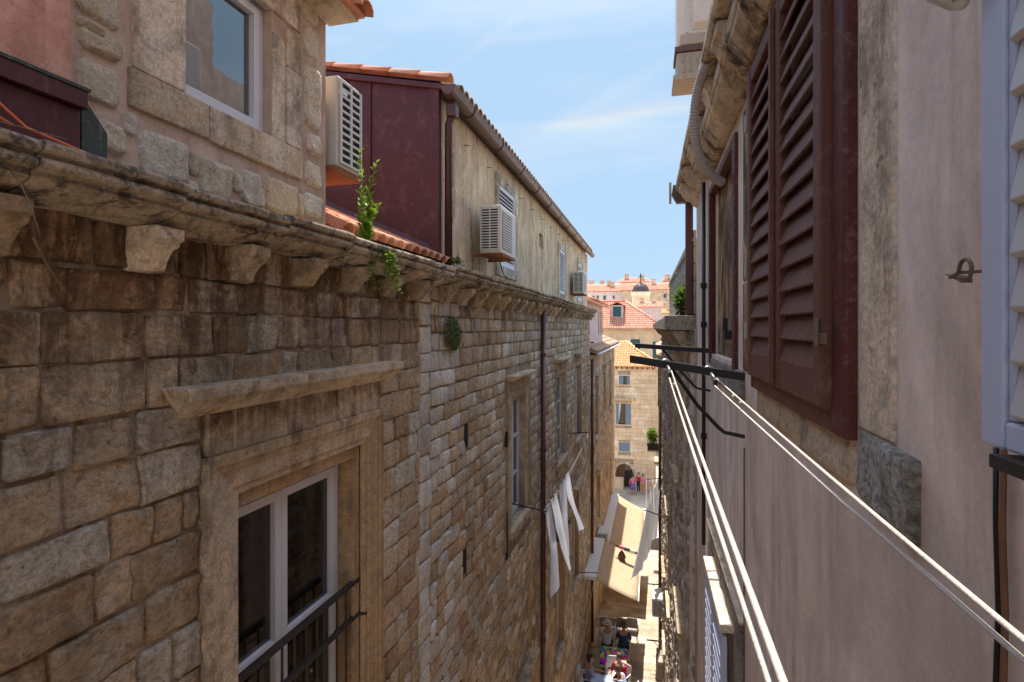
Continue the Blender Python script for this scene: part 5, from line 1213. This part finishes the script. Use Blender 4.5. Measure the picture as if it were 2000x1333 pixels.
def tights(y, label, wd=.42, drop=1.25, sd=0.0):
    # hung by the waist; two legs with pointed ends
    mb = MB(); nz = 18
    for leg in (0, 1):
        n = 8; vs_ = []
        for i in range(n + 1):
            for j in range(nz + 1):
                v = j / nz; s = i / n
                half = wd / 2; a0, a1 = (0, half) if leg == 0 else (half, wd)
                if v > .35: 
                    k = (v - .35) / .65; sp = .10 * k; a0n, a1n = (a0 - sp, a1 - .08 - sp * .6) if leg == 0 else (a0 + .10 + sp * .2, a1 + sp * .1)
                    a0_, a1_ = a0 + (a0n - a0) * min(1, k * 3), a1 + (a1n - a1) * min(1, k * 3)
                else: a0_, a1_ = a0, a1
                D_ = drop * ((.92 if leg else 1.0) - (.10 * s if leg == 0 else .04 * (1 - s)))
                yy = y + a0_ + (a1_ - a0_) * s; xx = LX + .05 * math.sin(s * 5 + v * 5 + leg * 2 + sd) * v + (.28 if leg else .16) * v
                vs_.append((xx, yy, -3.12 - D_ * v - .0 + .03 * math.sin(s * math.pi) * (v < .01)))
        mb.add(vs_, [(i * (nz + 1) + j, (i + 1) * (nz + 1) + j, (i + 1) * (nz + 1) + j + 1, i * (nz + 1) + j + 1) for i in range(n) for j in range(nz)])
    o = mb.build('trousers', M['cloth_white'], None, LF, smooth=True, recalc=False)
    tag(o, label, 'trousers', 'white trousers on the left laundry line'); return o
tights(9.05, 'white trousers nearer the camera hanging on the left laundry line', 1.05, 1.42)
tights(10.4, 'white trousers farther along the left laundry line', 1.25, 1.30, 2.0)
for y, pl in zip((9.1, 9.45, 9.8, 10.4, 10.8, 11.1), ('peg at the near end of the nearer white trousers', 'peg in the middle of the nearer white trousers', 'peg at the far end of the nearer white trousers', 'peg at the near end of the farther white trousers', 'peg in the middle of the farther white trousers', 'peg at the far end of the farther white trousers')):
    mb = MB(); mb.box(LX - .012, y - .008, -3.16, LX + .012, y + .008, -3.06); o = mb.build('clothes_peg', M['shutter_blue'], None, LF); tag(o, 'small blue grey ' + pl, 'clothes peg', 'clothes pegs on the left laundry line')

# lower-left lines with small washing
bracket('low black rod across the brown rain pipe on the left wall', 17.6, -7.9, -7.95, .6, 0, LF, 1, .012, False)
bracket('lowest black rod by the left wall below the plant hood', 11.2, -8.3, -8.3, .6, 0, LF, 1, .012, False)
t = thing('clothesline', 'three slack ropes low on the left side of the lane', 'clothesline', (.5, 14, -8.1), LF, 'white rope clotheslines')
for k in range(3):
    mb = MB(); mb.tube([(.25 + .14 * k, 11.2 + 6.4 * i / 16, -8.3 + .38 * i / 16 - .15 * math.sin(math.pi * i / 16)) for i in range(17)], .006, 5); mb.build('rope', M['rope'], t, smooth=True)
sheet([(.5, 12.2, -8.37), (.5, 12.8, -8.33)], lambda s: .75 - .15 * s, 'cloth_white', 'towel', 'small lilac white towel hanging low on the left', 'towel', LF, wave=.03, seed=1)
# right side hanging sheets
bx_r = bracket('black rod in front of the hanging sheets on the right wall', 17.0, -5.55, -5.72, .62, 0, RF, -1, .014, False)
bx_r = bracket('black rod behind the hanging sheets on the right wall', 21.5, -5.85, -5.75, .60, 0, RF, -1, .014, False)
t = thing('clothesline', 'thin ropes between two rods above the lane on the right', 'clothesline', (-.4, 19, -5.7), RF, 'white rope clotheslines')
for dx_ in (-.56, -.32): mb = MB(); mb.tube([(dx_, 17.0 + 4.5 * i / 14, -5.6 - .18 * i / 14 - .1 * math.sin(math.pi * i / 14)) for i in range(15)], .006, 5); mb.build('rope', M['rope'], t, smooth=True)
def tp(q, s, v, p): 
    q.y -= v * .9 * (1 - s); q.x -= .38 * v * (1 - s * .6); return q
sheet([(-.55, 17.5, -5.62), (-.36, 18.6, -5.85), (-.10, 19.4, -5.55)], lambda s: 1.95 - .35 * s, 'cloth_blue', 'bed_sheet', 'large pale blue white sheet hanging above the lane on the right', 'sheet', RF, wave=.07, taper=tp, seed=2, nz=22)
sheet([(-.42, 20.3, -5.72), (-.28, 20.7, -6.0), (-.08, 21.2, -5.5)], lambda s: 1.0 + .6 * s, 'cloth_blue', 'shirt', 'pale blue white garment hanging behind the large sheet', 'shirt', RF, wave=.06, seed=5)
for k, (px, py) in enumerate(((1258, 1142), (1258, 1252), (1246, 1240))):
    if k == 2: continue
    y = (19.8, 16.8)[k]; z = -(py - 640) / FPX * .9675 * y
    bracket(('short steel wall bracket above the sunlit paving', 'short steel wall bracket near the bottom of the lane')[k], y, z, z + .02, .55, 0, RF, -1, .02, True, brz=-.3)

# ================================================================== AWNINGS
def awning(label, y0, y1, zw, ze_, xe):
    t = thing('awning', label, 'awning', (.2, (y0 + y1) / 2, ze_), LF, 'sand coloured awnings over the cafe tables')
    mb = MB(); n = 10; vs_ = []
    for i in range(n + 1):
        for j in range(7):
            v = j / 6; x = .42 + (xe - .42) * v; z = zw + (ze_ - zw) * v - .04 * math.sin(math.pi * v); vs_.append((x, y0 + (y1 - y0) * i / n, z + .012 * math.sin(i * 2.1) * v))
    mb.add(vs_, [(i * 7 + j, (i + 1) * 7 + j, (i + 1) * 7 + j + 1, i * 7 + j + 1) for i in range(n) for j in range(6)])
    o = mb.build('canopy', M['awning'], t, smooth=True, recalc=False); so_ = o.modifiers.new('thick', 'SOLIDIFY'); so_.thickness = .006
    mb = MB(); mb.box(.0, y0 - .03, zw - .05, .43, y1 + .03, zw + .09); mb.build('cassette', M['plastic_white'], t, bev=.03)
    mb = MB(); mb.box(xe - .01, y0, ze_ - .06, xe + .03, y1, ze_ + .015); mb.build('front_bar', M['plastic_white'], t, bev=.01)
    for y in (y0 + .3, y1 - .3):
        mb = MB(); mb.tube([(.35, y, zw - .02), ((xe + .35) / 2, y + (.5 if y < (y0 + y1) / 2 else -.5), (zw + ze_) / 2 - .08), (xe - .02, y, ze_ - .04)], .02, 6); mb.build('folding_arm', M['steel'], t)
    return t
awning('nearer sand coloured awning over the colourful tables', 18.7, 22.2, -8.62, -9.2, 1.84)
awning('farther sand coloured awning half in sunlight', 24.4, 31.5, -9.6, -10.3, 1.86)
# souvenir cluster hanging over the nearer awning's far edge
x_, z_ = onY(1214, 1090, 21.2)
t = thing('souvenir_sign', 'small colourful hanging souvenir bundle between the awnings', 'sign', (x_, 21.25, z_ - .4))
mb = MB(); mb.tube([(x_ - .25, 21.4, z_ + .4), (x_ + .75, 21.4, z_ + .1)], .05, 6); mb.build('beam', M['wood_old'], t)
mb = MB(); mb.lathe((x_, 21.3, z_ - .25), [(.01, -.25), (.13, -.15), (.17, 0), (.12, .16), (.16, .25), (.1, .4), (.02, .5)], 10); mb.build('lantern', M['wood_old'], t, smooth=True)
for k, m in enumerate(('shirt_pink', 'shutter_green', 'plastic_white')): mb = MB(); mb.tube([(x_ - .1 + k * .2, 21.3, z_ + .38 - k * .06), (x_ + .1 + k * .2, 21.3, z_ + .34 - k * .06)], .06, 6); mb.build('trinket', M[m], t)

# ================================================================== TABLES, CHAIRS, PEOPLE
def table(label, x, y, w, l, cmat, group='cafe tables'):
    z = ground(y); t = thing('cafe_table', label, 'table', (x, y, z), None, group)
    mb = MB(); mb.box(x - w / 2, y - l / 2, z + .71, x + w / 2, y + l / 2, z + .74); mb.build('tabletop', M['wood_old'], t, bev=.005)
    for sx in (-1, 1):
        for sy in (-1, 1): mb = MB(); mb.tube([(x + sx * (w / 2 - .07), y + sy * (l / 2 - .07), z + .71), (x + sx * (w / 2 - .05), y + sy * (l / 2 - .05), z)], .02, 6); mb.build('leg', M['iron_dark'], t)
    mb = MB(); n = 12; vs_ = []
    ring = [(-1, -1), (0, -1), (1, -1), (1, 0), (1, 1), (0, 1), (-1, 1), (-1, 0)]
    for lev, (e, dz) in enumerate(((0, .748), (.012, .748), (.03, .70), (.045, .52))):
        for i in range(48):
            f = i / 48 * 8; a = ring[int(f) % 8]; b = ring[(int(f) + 1) % 8]; u = f - int(f); px_, py_ = a[0] + (b[0] - a[0]) * u, a[1] + (b[1] - a[1]) * u
            wv = .012 * math.sin(i * 1.3) * (lev >= 2) * lev; vs_.append((x + px_ * (w / 2 + e + wv), y + py_ * (l / 2 + e + wv), z + dz))
    fs = [(k * 48 + i, k * 48 + (i + 1) % 48, (k + 1) * 48 + (i + 1) % 48, (k + 1) * 48 + i) for k in range(3) for i in range(48)] + [tuple(range(48))]
    mb.add(vs_, fs); o = mb.build('tablecloth', M[cmat], None, smooth=False, recalc=False); tag(o, ('multicoloured patchwork cloth' if cmat == 'patchwork' else 'pale blue cloth') + ' covering the ' + ('farther' if cmat == 'patchwork' else 'nearer') + ' cafe table', 'tablecloth')
    return t
def chair(label, x, y, rz, mat='plastic_white'):
    z = ground(y); fr = Frame((x, y, z), rz); t = thing('chair', label, 'chair', (0, 0, 0), fr, 'cafe chairs')
    mb = MB(); mb.box(-.21, -.21, .42, .21, .21, .45); mb.build('seat', M[mat], t, bev=.015)
    mb = MB(); vs_ = []; 
    mb.add([(-.2, .19, .52), (.2, .19, .52), (.19, .27, .85), (-.19, .27, .85), (-.2, .215, .52), (.2, .215, .52), (.19, .295, .85), (-.19, .295, .85)], [(0, 1, 2, 3), (7, 6, 5, 4), (0, 4, 5, 1), (2, 6, 7, 3), (1, 5, 6, 2), (0, 3, 7, 4)]); mb.build('backrest', M[mat], t, bev=.01)
    for sx in (-1, 1):
        mb = MB(); mb.tube([(sx * .18, -.18, .42), (sx * .23, -.24, 0)], .018, 6); mb.build('leg', M[mat], t)
        mb = MB(); mb.tube([(sx * .19, .26, .80), (sx * .19, .2, .44), (sx * .23, .27, 0)], .018, 6); mb.build('leg', M[mat], t)
        mb = MB(); mb.tube([(sx * .22, .22, .64), (sx * .24, -.12, .64), (sx * .22, -.18, .44)], .018, 6); mb.build('armrest', M[mat], t)
    return t
def skinmesh(name, verts, edges, radii, mat, parent, root=0, sub=2):
    me = bpy.data.meshes.new(name); me.from_pydata(verts, edges, []); me.materials.append(M[mat])
    o = bpy.data.objects.new(name, me); C.objects.link(o); o.parent = parent; POS[o.name] = POS[parent.name]
    o.modifiers.new('skin', 'SKIN'); sk = me.skin_vertices[0].data if me.skin_vertices else None
    if sk is None:
        bm = bmesh.new(); bm.from_mesh(me); bm.verts.layers.skin.verify(); bm.to_mesh(me); bm.free(); sk = me.skin_vertices[0].data
    for i, r in enumerate(radii):
        sk[i].radius = r if isinstance(r, tuple) else (r, r); sk[i].use_root = (i == root)
    o.modifiers['skin'].use_smooth_shade = True
    s = o.modifiers.new('sub', 'SUBSURF'); s.levels = sub; s.render_levels = sub
    return o
def person(label, x, y, rz, z=None, sit=True, lean=.1, shirt='shirt_white', legs='trouser_dark', hair='hair_dark', arm=.6, hat=None, s=1.0, skirt=False, longhair=False):
    """rz = direction faced (0 faces +y)"""
    z = ground(y) if z is None else z; fr = Frame((x, y, z), rz); t = thing('person', label, 'person', (0, 0, 0), fr, 'people in the lane'); t.scale = (s, s, s)
    hip = .50 if sit else .92; sl_ = math.sin(lean); cl = math.cos(lean)
    def up(h, side=0, fwd=0): return (side, -.0 + h * sl_ + fwd, hip + h * cl)
    V = [up(0), up(.14), up(.32), up(.46), up(.53), up(.62, 0, .01), up(.70, 0, .02), up(.77, 0, .01)]; Rr_ = [(.15, .11), (.13, .10), (.16, .105), (.13, .08), .052, .07, .088, .06]; E = [(0, 1), (1, 2), (2, 3), (3, 4), (4, 5), (5, 6), (6, 7)]
    def addv(p, r, e): V.append(p); Rr_.append(r); E.append((e, len(V) - 1)); return len(V) - 1
    arms = []
    for sd in (-1, 1):
        a = addv(up(.44, sd * .17), .055, 3); el = up(.20, sd * .24, .06 + arm * .12); b = addv(el, .042, a)
        wr = (sd * (.16 if arm > .3 else .26), el[1] + (.24 if arm > .3 else .05), el[2] + (.0 if arm > .3 else -.24)); c = addv(wr, .028, b)
        dr = (Vector(wr) - Vector(el)).normalized(); pm = Vector(wr) + dr * .07; d = addv(tuple(pm), (.032, .016), c)
        side_ = Vector((sd, 0, 0)) if arm > .3 else Vector((0, 1, 0))
        for k in range(4): q = pm + dr * (.03 + (.075, .085, .08, .06)[k]) * .9 + side_ * (.03 - .018 * k) - Vector((0, 0, .012)); addv(tuple(q), .0085, d)
        addv(tuple(Vector(wr) + dr * .06 - side_ * .045), .0095, c); arms.append((a, b, c))
    lg = []
    for sd in (-1, 1):
        a = addv((sd * .09, .02, hip - .02), .085, 0)
        kn = (sd * .11, .44, .50) if sit else (sd * .10, .02, .50)
        b = addv(kn, .058, a); an = (sd * .11, .42, .09) if sit else (sd * .10, -.02, .09); c = addv(an, .036, b); d = addv((an[0] + sd * .02, an[1] + .14, .035), (.035, .028), c); lg.append((a, b, c, d))
    body = skinmesh('body', V, E, Rr_, 'skin', t, 0, 2)
    # shirt: torso and upper arms, a little fuller than the body
    def sub(idx, edges, grow, name, mat):
        m = {k: i for i, k in enumerate(idx)}
        rr = []
        for k in idx:
            r = Rr_[k]; rr.append((r[0] + grow, r[1] + grow) if isinstance(r, tuple) else r + grow)
        vv_ = [V[k] for k in idx]; skinmesh(name, vv_, [(m[a], m[b]) for a, b in edges], rr, mat, t, 0, 2)
    sub([0, 1, 2, 3, arms[0][0], arms[0][1], arms[1][0], arms[1][1]], [(0, 1), (1, 2), (2, 3), (3, arms[0][0]), (arms[0][0], arms[0][1]), (3, arms[1][0]), (arms[1][0], arms[1][1])], .02, 'shirt', shirt)
    if skirt:
        mb = MB(); mb.lathe((0, 0, 0), [(.13, .98), (.17, .88), (.21, .7), (.26, .48), (.25, .48), (.2, .7)], 16); mb.build('skirt', M[legs], t, smooth=True)
    else:
        sub([0, lg[0][0], lg[0][1], lg[0][2], lg[1][0], lg[1][1], lg[1][2]], [(0, lg[0][0]), (lg[0][0], lg[0][1]), (lg[0][1], lg[0][2]), (0, lg[1][0]), (lg[1][0], lg[1][1]), (lg[1][1], lg[1][2])], .018, 'trousers', legs)
    hc = Vector(up(.70, 0, .0)); mb = MB(); vs_ = []
    n = 14
    for j in range(9):
        th = math.pi * j / 8
        for k in range(n):
            ph = 2 * math.pi * k / n; rx, ry, rz_ = .098, .112, .118
            p = hc + Vector((rx * math.sin(th) * math.cos(ph), ry * math.sin(th) * math.sin(ph) - .02, rz_ * math.cos(th) + .03))
            if math.sin(ph) > .2 and j > 3: p.y -= .07 * math.sin(ph)
            if j >= 6: p.z -= .05 if longhair else -.02
            vs_.append(p)
    mb.add(vs_, [(j * n + k, j * n + (k + 1) % n, (j + 1) * n + (k + 1) % n, (j + 1) * n + k) for j in range(8) for k in range(n)]); mb.build('hair', M[hair], t, smooth=True)
    # face detail: nose kept tiny
    mb = MB(); f = Vector(up(.66, 0, .0)); mb.add([f + Vector((-.012, .085, -.02)), f + Vector((.012, .085, -.02)), f + Vector((0, .118, -.02)), f + Vector((0, .088, .025))], [(0, 1, 2), (0, 2, 3), (1, 3, 2), (0, 3, 1)]); mb.build('nose', M['skin'], t)
    if hat:
        mb = MB(); mb.lathe(hc + Vector((0, -.01, .07)), [(0, .1), (.07, .095), (.1, .05), (.105, 0), (.19, -.015), (.19, -.022), (.1, -.01)], 18); mb.build('hat', M[hat], t, smooth=True)
    return t
TY = 18.2; TX = -1.27
table('cafe table under a multicoloured cloth in the shade of the nearer awning', TX, TY, .80, .75, 'patchwork')
chair('white plastic chair under the blue jacketed person', -1.02, 19.35, 0); chair('white plastic chair under the person with the pale hat', -1.58, 19.3, 0)
person('seated person in white shirt and pale hat seen beyond the patchwork table', -1.58, 19.2, 0, lean=.12, shirt='shirt_white', hair='hair_brown', hat='shirt_white')
person('seated person in navy jacket with their back to the patchwork table', -1.02, 19.25, 0, lean=.1, shirt='shirt_navy', hair='hair_brown')
table('cafe table with pale blue cloth at the bottom of the view', -1.5, 16.2, .6, .65, 'shirt_lightblue')
chair('empty white plastic chair between the two cloth covered tables', -1.22, 17.25, .1)
chair('white plastic chair at the left of the nearer table', -1.95, 16.6, 1.57); 
person('seated dark haired person in lilac top at the far left of the nearer table', -1.93, 16.55, -1.3, lean=.1, shirt='shirt_lilac', longhair=True)
chair('white plastic chair under the person in pale blue', -.72, 16.2, -1.57)
person('leaning person in bright pale blue shirt at the right of the nearer table', -.76, 16.25, 1.4, lean=.45, shirt='shirt_lightblue', hair='hair_brown')
person('person in a red top seated behind the pale blue shirt', -.98, 16.95, 2.6, lean=.15, shirt='shirt_red', hair='hair_brown')
chair('white plastic chair under the person in red', -.98, 16.95, 2.6 + math.pi)
for i, (x, y, r) in enumerate(((-1.75, 20.6, .2), (-1.2, 20.7, -.1), (-.8, 20.8, 0), (-1.5, 21.6, 3.1))):
    chair(('leftmost steel chair in the dark under the nearer awning', 'middle steel chair in the dark under the nearer awning', 'rightmost steel chair in the dark under the nearer awning', 'rear steel chair deep under the nearer awning')[i], x, y, r, 'steel')
fx, _ = onY(1236, 960, 48.3); person('standing person in pink top and purple skirt before the arched doorway', fx, 48.3, .6, z=GZ, sit=False, lean=0, shirt='shirt_pink', legs='skirt_purple', arm=.1, skirt=True, longhair=True)
fx, _ = onY(1247, 960, 48.8); person('standing person in red top between two others before the arched doorway', fx, 49.0, 2.6, z=GZ, sit=False, lean=0, shirt='shirt_red', legs='trouser_dark', arm=.1)
fx, _ = onY(1256, 960, 48.6); person('standing person in pale top and orange shorts right of the doorway', fx, 48.6, -.4, z=GZ, sit=False, lean=0, shirt='shirt_pink', legs='shorts_orange', arm=.1, hair='hair_brown')

# ================================================================== PLANTS
def leaf_geo(mb, p, d, n_, ln, wd):
    d = Vector(d).normalized(); s = d.cross(Vector(n_)).normalized(); nn = s.cross(d); p = Vector(p)
    mb.add([p, p + d * ln * .45 + s * wd + nn * ln * .05, p + d * ln, p + d * ln * .45 - s * wd + nn * ln * .05], [(0, 1, 2), (0, 2, 3)])
def sprig(mb, mst, p0, p1, n, ln, wd, rnd, bend=.1, r=.004):
    p0, p1 = Vector(p0), Vector(p1); path = []
    bv = Vector((rnd.uniform(-1, 1), rnd.uniform(-1, 1), 0)) * bend
    for i in range(9): u = i / 8; path.append(p0.lerp(p1, u) + bv * math.sin(math.pi * u * .8))
    mst.tube(path, [r * (1 - .7 * i / 8) for i in range(9)], 5)
    for i in range(n):
        u = (i + rnd.random()) / n; f = u * 8; k = min(int(f), 7); p = path[k].lerp(path[k + 1], f - k)
        a = rnd.uniform(0, 6.28); ax_ = (path[k + 1] - path[k]).normalized()
        o_ = Vector((math.cos(a), math.sin(a), rnd.uniform(.2, .9))); sc_ = (1 - .55 * u) * rnd.uniform(.7, 1.2)
        leaf_geo(mb, p, o_ + ax_ * .4, ax_ + Vector((rnd.uniform(-.3, .3),) * 3), ln * sc_, wd * sc_)
rn = random.Random(9)
def plant(label, cat, base, frame, sprigs, lmat, group=None, name='plant', n=46, ln=.05, wd=.012, bend=.05):
    t = thing(name, label, cat, base, frame, group); mb, ms = MB(), MB()
    for p0, p1 in sprigs: sprig(mb, ms, p0, p1, n, ln, wd, rn, bend)
    ms.build('stem', M['twig'], t, smooth=True); mb.build('foliage', M[lmat], t, recalc=False, kind=None); return t
yq, zq = L(742, 470, .22); 
plant('bright green sapling with two upright shoots growing on the cornice', 'plant', (.2, 3.75, .66), LF,
      [((.2, 3.75, .64), (.16, 3.76, 1.37)), ((.2, 3.78, .64), (.18, 4.02, 1.36)), ((.2, 3.76, .64), (.2, 3.7, .98)), ((.2, 3.78, .64), (.22, 3.95, .98)), ((.2, 3.76, .64), (.26, 3.84, .90)), ((.2, 3.76, .64), (.15, 3.88, 1.05))], 'leaf_bright', n=70, ln=.085, wd=.020)
plant('green shoots trailing below the cornice under the sapling', 'plant', (.25, 3.9, .5), LF,
      [((.27, 3.85 + .04 * k, .60), (.32 + .02 * (k % 2), 3.78 + .08 * k, .28 + .04 * (k % 3))) for k in range(5)], 'leaf_bright', n=50, ln=.075, wd=.019)
plant('dry brown twigs hanging under the cornice beside the trailing shoots', 'plant', (.1, 4.3, .4), LF,
      [((.05, 4.0 + .14 * k, .42), (.12, 4.05 + .15 * k, .15 - .08 * (k % 3))) for k in range(6)], 'leaf_dry', n=22, ln=.05, wd=.008)
# wall clump
t = thing('plant', 'round dark green moss fern clump growing out of the long stone wall', 'plant', (.05, 5.95, -.22), LF); mb = MB()
cy_, cz_ = L(885, 652, .07)
for i in range(1500):
    a = rn.uniform(0, 6.28); r = math.sqrt(rn.random()); h_ = rn.uniform(0, 1); y = cy_ + r * math.cos(a) * .26 + .05 * (-r * math.sin(a)); z = cz_ + r * math.sin(a) * .20; x = .02 + .11 * math.sqrt(max(0, 1 - r * r)) * h_ + .01
    leaf_geo(mb, (x, y, z), (rn.uniform(.1, 1), rn.uniform(-1, 1), rn.uniform(-.9, .6)), (1, 0, .3), rn.uniform(.015, .035), .006)
mb.build('foliage', M['leaf_dark'], t, recalc=False)
mb = MB()
for i in range(300):
    a = rn.uniform(0, 6.28); r = math.sqrt(rn.random()); leaf_geo(mb, (.06, cy_ + r * math.cos(a) * .22, cz_ - .1 + r * math.sin(a) * .12), (rn.uniform(.1, 1), rn.uniform(-1, 1), rn.uniform(-1, 0)), (1, 0, 0), .03, .006)
mb.build('dry_foliage', M['leaf_dry'], t, recalc=False)
def bush(label, frame, c, r, n, lmat, ln, cat='plant', name='plant', stem=True):
    t = thing(name, label, cat, (c[0], c[1], c[2] - r[2]), frame); mb = MB()
    for i in range(n):
        v = Vector((rn.gauss(0, 1), rn.gauss(0, 1), rn.gauss(0, 1))).normalized() * (rn.random() ** .4); k = .75 + .5 * noise.noise(v * 2.5 + Vector(c))
        p = Vector(c) + Vector((v.x * r[0], v.y * r[1], v.z * r[2])) * k; leaf_geo(mb, p, v + Vector((rn.uniform(-.6, .6), rn.uniform(-.6, .6), rn.uniform(-.3, .8))), (0, 0, 1), ln * rn.uniform(.6, 1.3), ln * .3)
    mb.build('foliage', M[lmat], t, recalc=False)
    if stem: ms = MB(); ms.tube([(c[0], c[1], c[2] - r[2]), (c[0], c[1], c[2])], [.02, .006], 5); ms.build('stem', M['twig'], t)
    return t
bush('small weed at the foot of the brown gable rain pipe', LF, (.12, 5.98, .74), (.07, .12, .09), 120, 'leaf_dark', .05)
bush('dark green plant standing on the stone cornice before the grey blocks', RF, (-.12, 6.75, .30), (.10, .22, .20), 500, 'leaf_dark', .06)
plant('slender flowering shoots leaning out above the dark green plant', 'plant', (-.12, 6.8, .2), RF, [((-.12, 6.8, .2), (-.26, 7.0, .62)), ((-.12, 6.8, .2), (-.20, 7.1, .75)), ((-.12, 6.8, .2), (-.24, 6.7, .45)), ((-.1, 6.8, .2), (-.3, 6.95, .35))], 'leaf_bright', n=24, ln=.05, wd=.012)
bush('green potted bush on a ledge at the right end of the far facade', None, (onY(1274, 852, 34)[0], 34, onY(1274, 852, 34)[1]), (.38, .4, .5), 700, 'leaf_bright', .16)
# its planter box
x_, z_ = onY(1274, 873, 34); t = thing('planter', 'dark planter box holding the green bush far down the lane', 'planter', (x_, 34, z_ - .2)); mb = MB(); mb.prism([(x_ - .32, z_ + .2), (x_ + .4, z_ + .2), (x_ + .34, z_ - .15), (x_ - .26, z_ - .15)], 'y', 33.7, 34.3); mb.build('box', M['iron_dark'], t, bev=.02); mb = MB(); mb.box(x_ - .3, 33.65, z_ - .24, x_ + .9, 34.35, z_ - .152); mb.build('ledge', M['stone_pale'], t)
# plants on the lower window hood
t = thing('plant', 'low green weeds growing on a lower window hood of the long stone wall', 'plant', (.12, 13.5, -5.1), LF); mb = MB()
for i in range(500): leaf_geo(mb, (.02 + rn.random() * .2, 12.9 + rn.random() * 1.7, -5.18), (rn.uniform(-.4, .6), rn.uniform(-.5, .5), 1), (1, 0, 0), rn.uniform(.04, .13), .02)
mb.build('foliage', M['leaf_dark'], t, recalc=False)
# grass wisps and orange cable at the left edge
t = thing('cable', 'orange red cable draped over the flashing at the left edge', 'cable', (.15, 1.2, .66), LF); mb = MB()
mb.tube([(.05, 1.22, 1.02), (.09, 1.32, .86), (.16, 1.45, .72), (.22, 1.62, .675)], .006, 6); mb.tube([(.1, 1.2, .84), (.14, 1.3, .76), (.2, 1.38, .70)], .006, 6); mb.build('wire', M['orange_cable'], t, smooth=True)
plant('dry tendril hanging over the cornice at the left edge', 'plant', (.3, 1.35, .66), LF, [((.2, 1.3, .67), (.33, 1.36, .3)), ((.33, 1.36, .3), (.18, 1.6, .12)), ((.1, 1.25, .7), (.25, 1.7, .66)), ((.1, 1.2, .72), (.3, 1.5, .68))], 'leaf_dry', n=5, ln=.02, wd=.003, bend=.03)

scene.render.engine = 'CYCLES'
